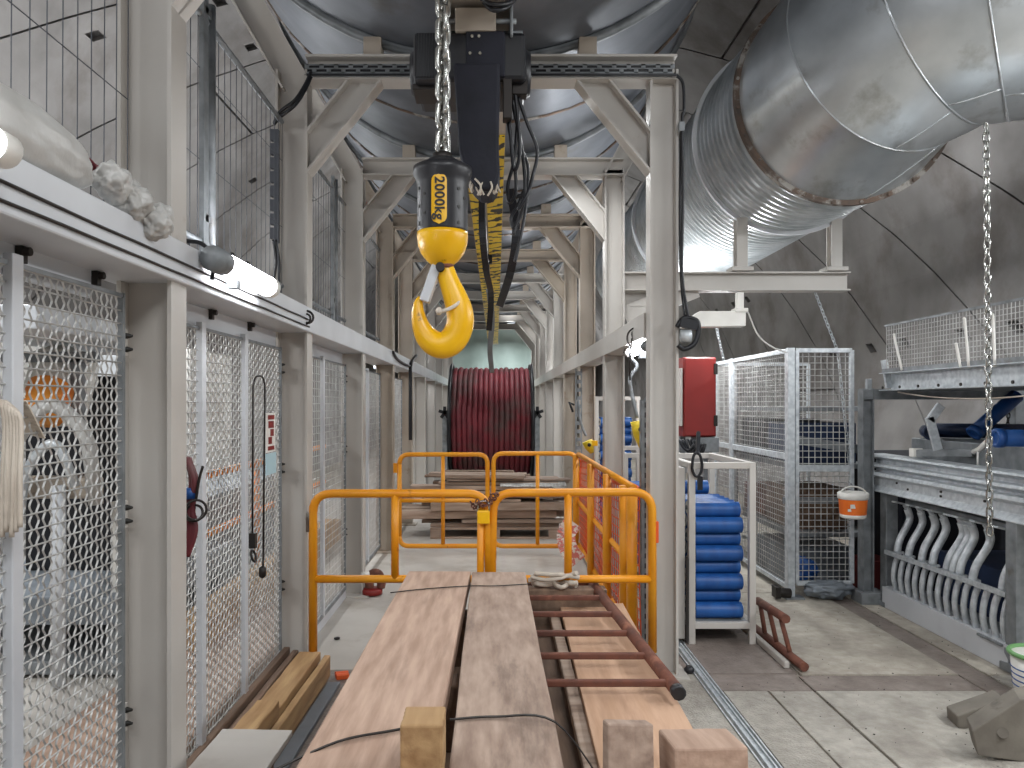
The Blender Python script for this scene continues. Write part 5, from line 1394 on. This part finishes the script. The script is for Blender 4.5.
board('timber_beam', 'wood_y', 'thick raw timber beam on the floor behind the mesh with the cable loop', 'beam', None, -1.95, -1.75, 4.5, 8.5, .004, .24, (0, 0, 0), .002, 90)
board('timber_beam', 'plank', 'wide pinkish board on the floor behind the nearest mesh', 'board', None, -2.0, -1.35, 2.2, 5.6, .012, .06, (0, 0, 0), .002, 91)
simple('grey_tank', 'slate', 'bluish grey tank behind the yellow handrail in the side bay', 'tank', None, -3.0, -2.35, 6.0, 9.0, .02, .78)
t = thing('cable_bundle', 'red hose and cable bundle hanging just behind the bare post', 'cable', (-1.13, 2.75, 1.0))
mb = MB(); rr = random.Random(3); Yr_ = 2.75
for k in range(7):
    x_ = 189 + rr.uniform(-2, 5)
    mb.tube(spline([at(187 + rr.uniform(-1, 2), 458, Yr_), at(x_ + 3, 480, Yr_ + rr.uniform(-.02, .02)), at(x_, 505, Yr_), at(x_ + rr.uniform(-3, 5), 530, Yr_), at(187, 556, Yr_)], 5), .011, 8)
mb.build('red_hose', 'hose', t)
mb = MB(); mb.torus(at(196, 510, 2.72), .036, .005, (.6, -1, 0), 20, 6); mb.torus(at(194, 513, 2.74), .03, .005, (.3, -1, .3), 20, 6); mb.tube(spline([at(203, 466, 2.73), at(199, 480, 2.73), at(196, 500, 2.73)], 5), .005, 6); mb.build('loop_cable', 'bolt', t)
MB().lathe([(.026, -.02), (.03, 0), (.026, .02)], at(190, 493, Yr_), (0, 0, 1), 14).build('blue_band', 'blue', t)

# grit and crumbs scattered on the bay floor
mb = MB(); rr = random.Random(77)
for k in range(260):
    Yk_ = rr.uniform(2.6, 5.8); x = rr.uniform(1.2, 2.95); r = rr.uniform(.0012, .0034)
    if 1.2 < x < 1.85 and Yk_ > 4.2: continue
    mb.box((x, Yk_, .004 + r * .3), (r * 2, r * rr.uniform(1, 2.4), r * .9), (rr.uniform(-.3, .3), rr.uniform(-.3, .3), rr.uniform(0, 3)))
tag(mb.build('floor_grit', 'gap_shade_grit', loc=(2, 4, 0)), 'dark grit and crumbs scattered over the floor plates beside the rack', 'grit', None, 'stuff')
tag(MB().lathe([(.012, 0), (.026, .004), (.03, .022), (.016, .038)], (1.105, 4.29, .004), (0, 0, 1), 14).build('rubber_stop', 'rubber'), 'small dark rubber lump on the floor by the foot of the hoist frame post', 'stop')
# ================================================================= CAMERA, LIGHTS, WORLD
cam = bpy.data.cameras.new('camera'); co = bpy.data.objects.new('camera', cam); COL.objects.link(co)
co.location = (0, 0, H); co.rotation_euler = (PI / 2, 0, 0)
cam.sensor_width = 36; cam.sensor_fit = 'HORIZONTAL'; cam.lens = FP / 1024 * 36
cam.shift_x = (512 - VX) / 1024; cam.shift_y = (VY - 384) / 1024
cam.clip_start = .05; cam.clip_end = 200
SC.camera = co

def area(loc, rot, sx, sy, e, c=(1, .98, .96)):
    l = bpy.data.lights.new('unseen_light', 'AREA'); l.shape = 'RECTANGLE'; l.size = sx; l.size_y = sy; l.energy = e; l.color = c
    o = bpy.data.objects.new('unseen_light', l); COL.objects.link(o); o.location = loc; o.rotation_euler = rot; return o
# unseen area lights, most of them added to brighten lining, bays and far end
E = 1.0
CW = (.96, .985, 1)
def fitting(x, y, z, e, L=1.3, up=.5, tilt=0.0, cc=CW):
    # back-to-back area lights, no lamp body: one down, one added to lift the lining
    area((x, y, z), (0, tilt, 0), .16, L, e, cc); area((x, y, z + .05), (PI, -tilt, 0), .16, L, e * up, cc)
for y, el, er in ((-3.5, 55, 80), (-.6, 34, 96)):
    area((1.6, y, 4.6), (.35, 0, 0), 1.6, .5, er * E, CW); area((-1.6, y, 4.4), (.35, 0, 0), 1.6, .5, el * E, CW)  # added light from behind the camera, without lamp bodies
fitting(3.7, 1.6, 3.0, 70, up=.6, tilt=.3); fitting(3.95, 3.4, 3.0, 60, up=.6, tilt=.3)  # added to brighten the right bay and its lining
for y in (2.2, 4.6, 7.4, 10.5): fitting(-3.3, y, 3.0, 52, up=1.0, tilt=-.2)
for y in (5.1, 8.6, 12.2, 16.0, 19.5): fitting(.55 if y < 6 else .3, y, 3.30, 22 if y < 19 else 75, up=.2)  # the farthest is stronger to brighten the sheet at the end
for y in (7.2, 10.4, 14): fitting(2.0, y, 2.36, 34, up=1.2)
for (x, y) in ((2.4, 19), (-2.8, 15.5), (2.4, 26), (-2.6, 21), (3.2, 33)): fitting(x, y, 3.2, 60, up=1.0)  # added to fill the black gaps in the far bays
fitting(3.9, 7.6, 3.2, 26, up=.8, tilt=.3)  # added for the lining on the right
w = bpy.data.worlds.new('tunnel_air'); SC.world = w; w.use_nodes = True
w.node_tree.nodes['Background'].inputs[0].default_value = (.8, .86, 1, 1); w.node_tree.nodes['Background'].inputs[1].default_value = .35
vs_ = SC.view_settings; vs_.view_transform = 'Standard'; vs_.look = 'None'; vs_.exposure = 0.0; vs_.gamma = 1; vs_.use_curve_mapping = False
SC.cycles.use_denoising = True
SC.cycles.max_bounces = 8; SC.cycles.diffuse_bounces = 5; SC.cycles.glossy_bounces = 4
SC.cycles.sample_clamp_indirect = 6
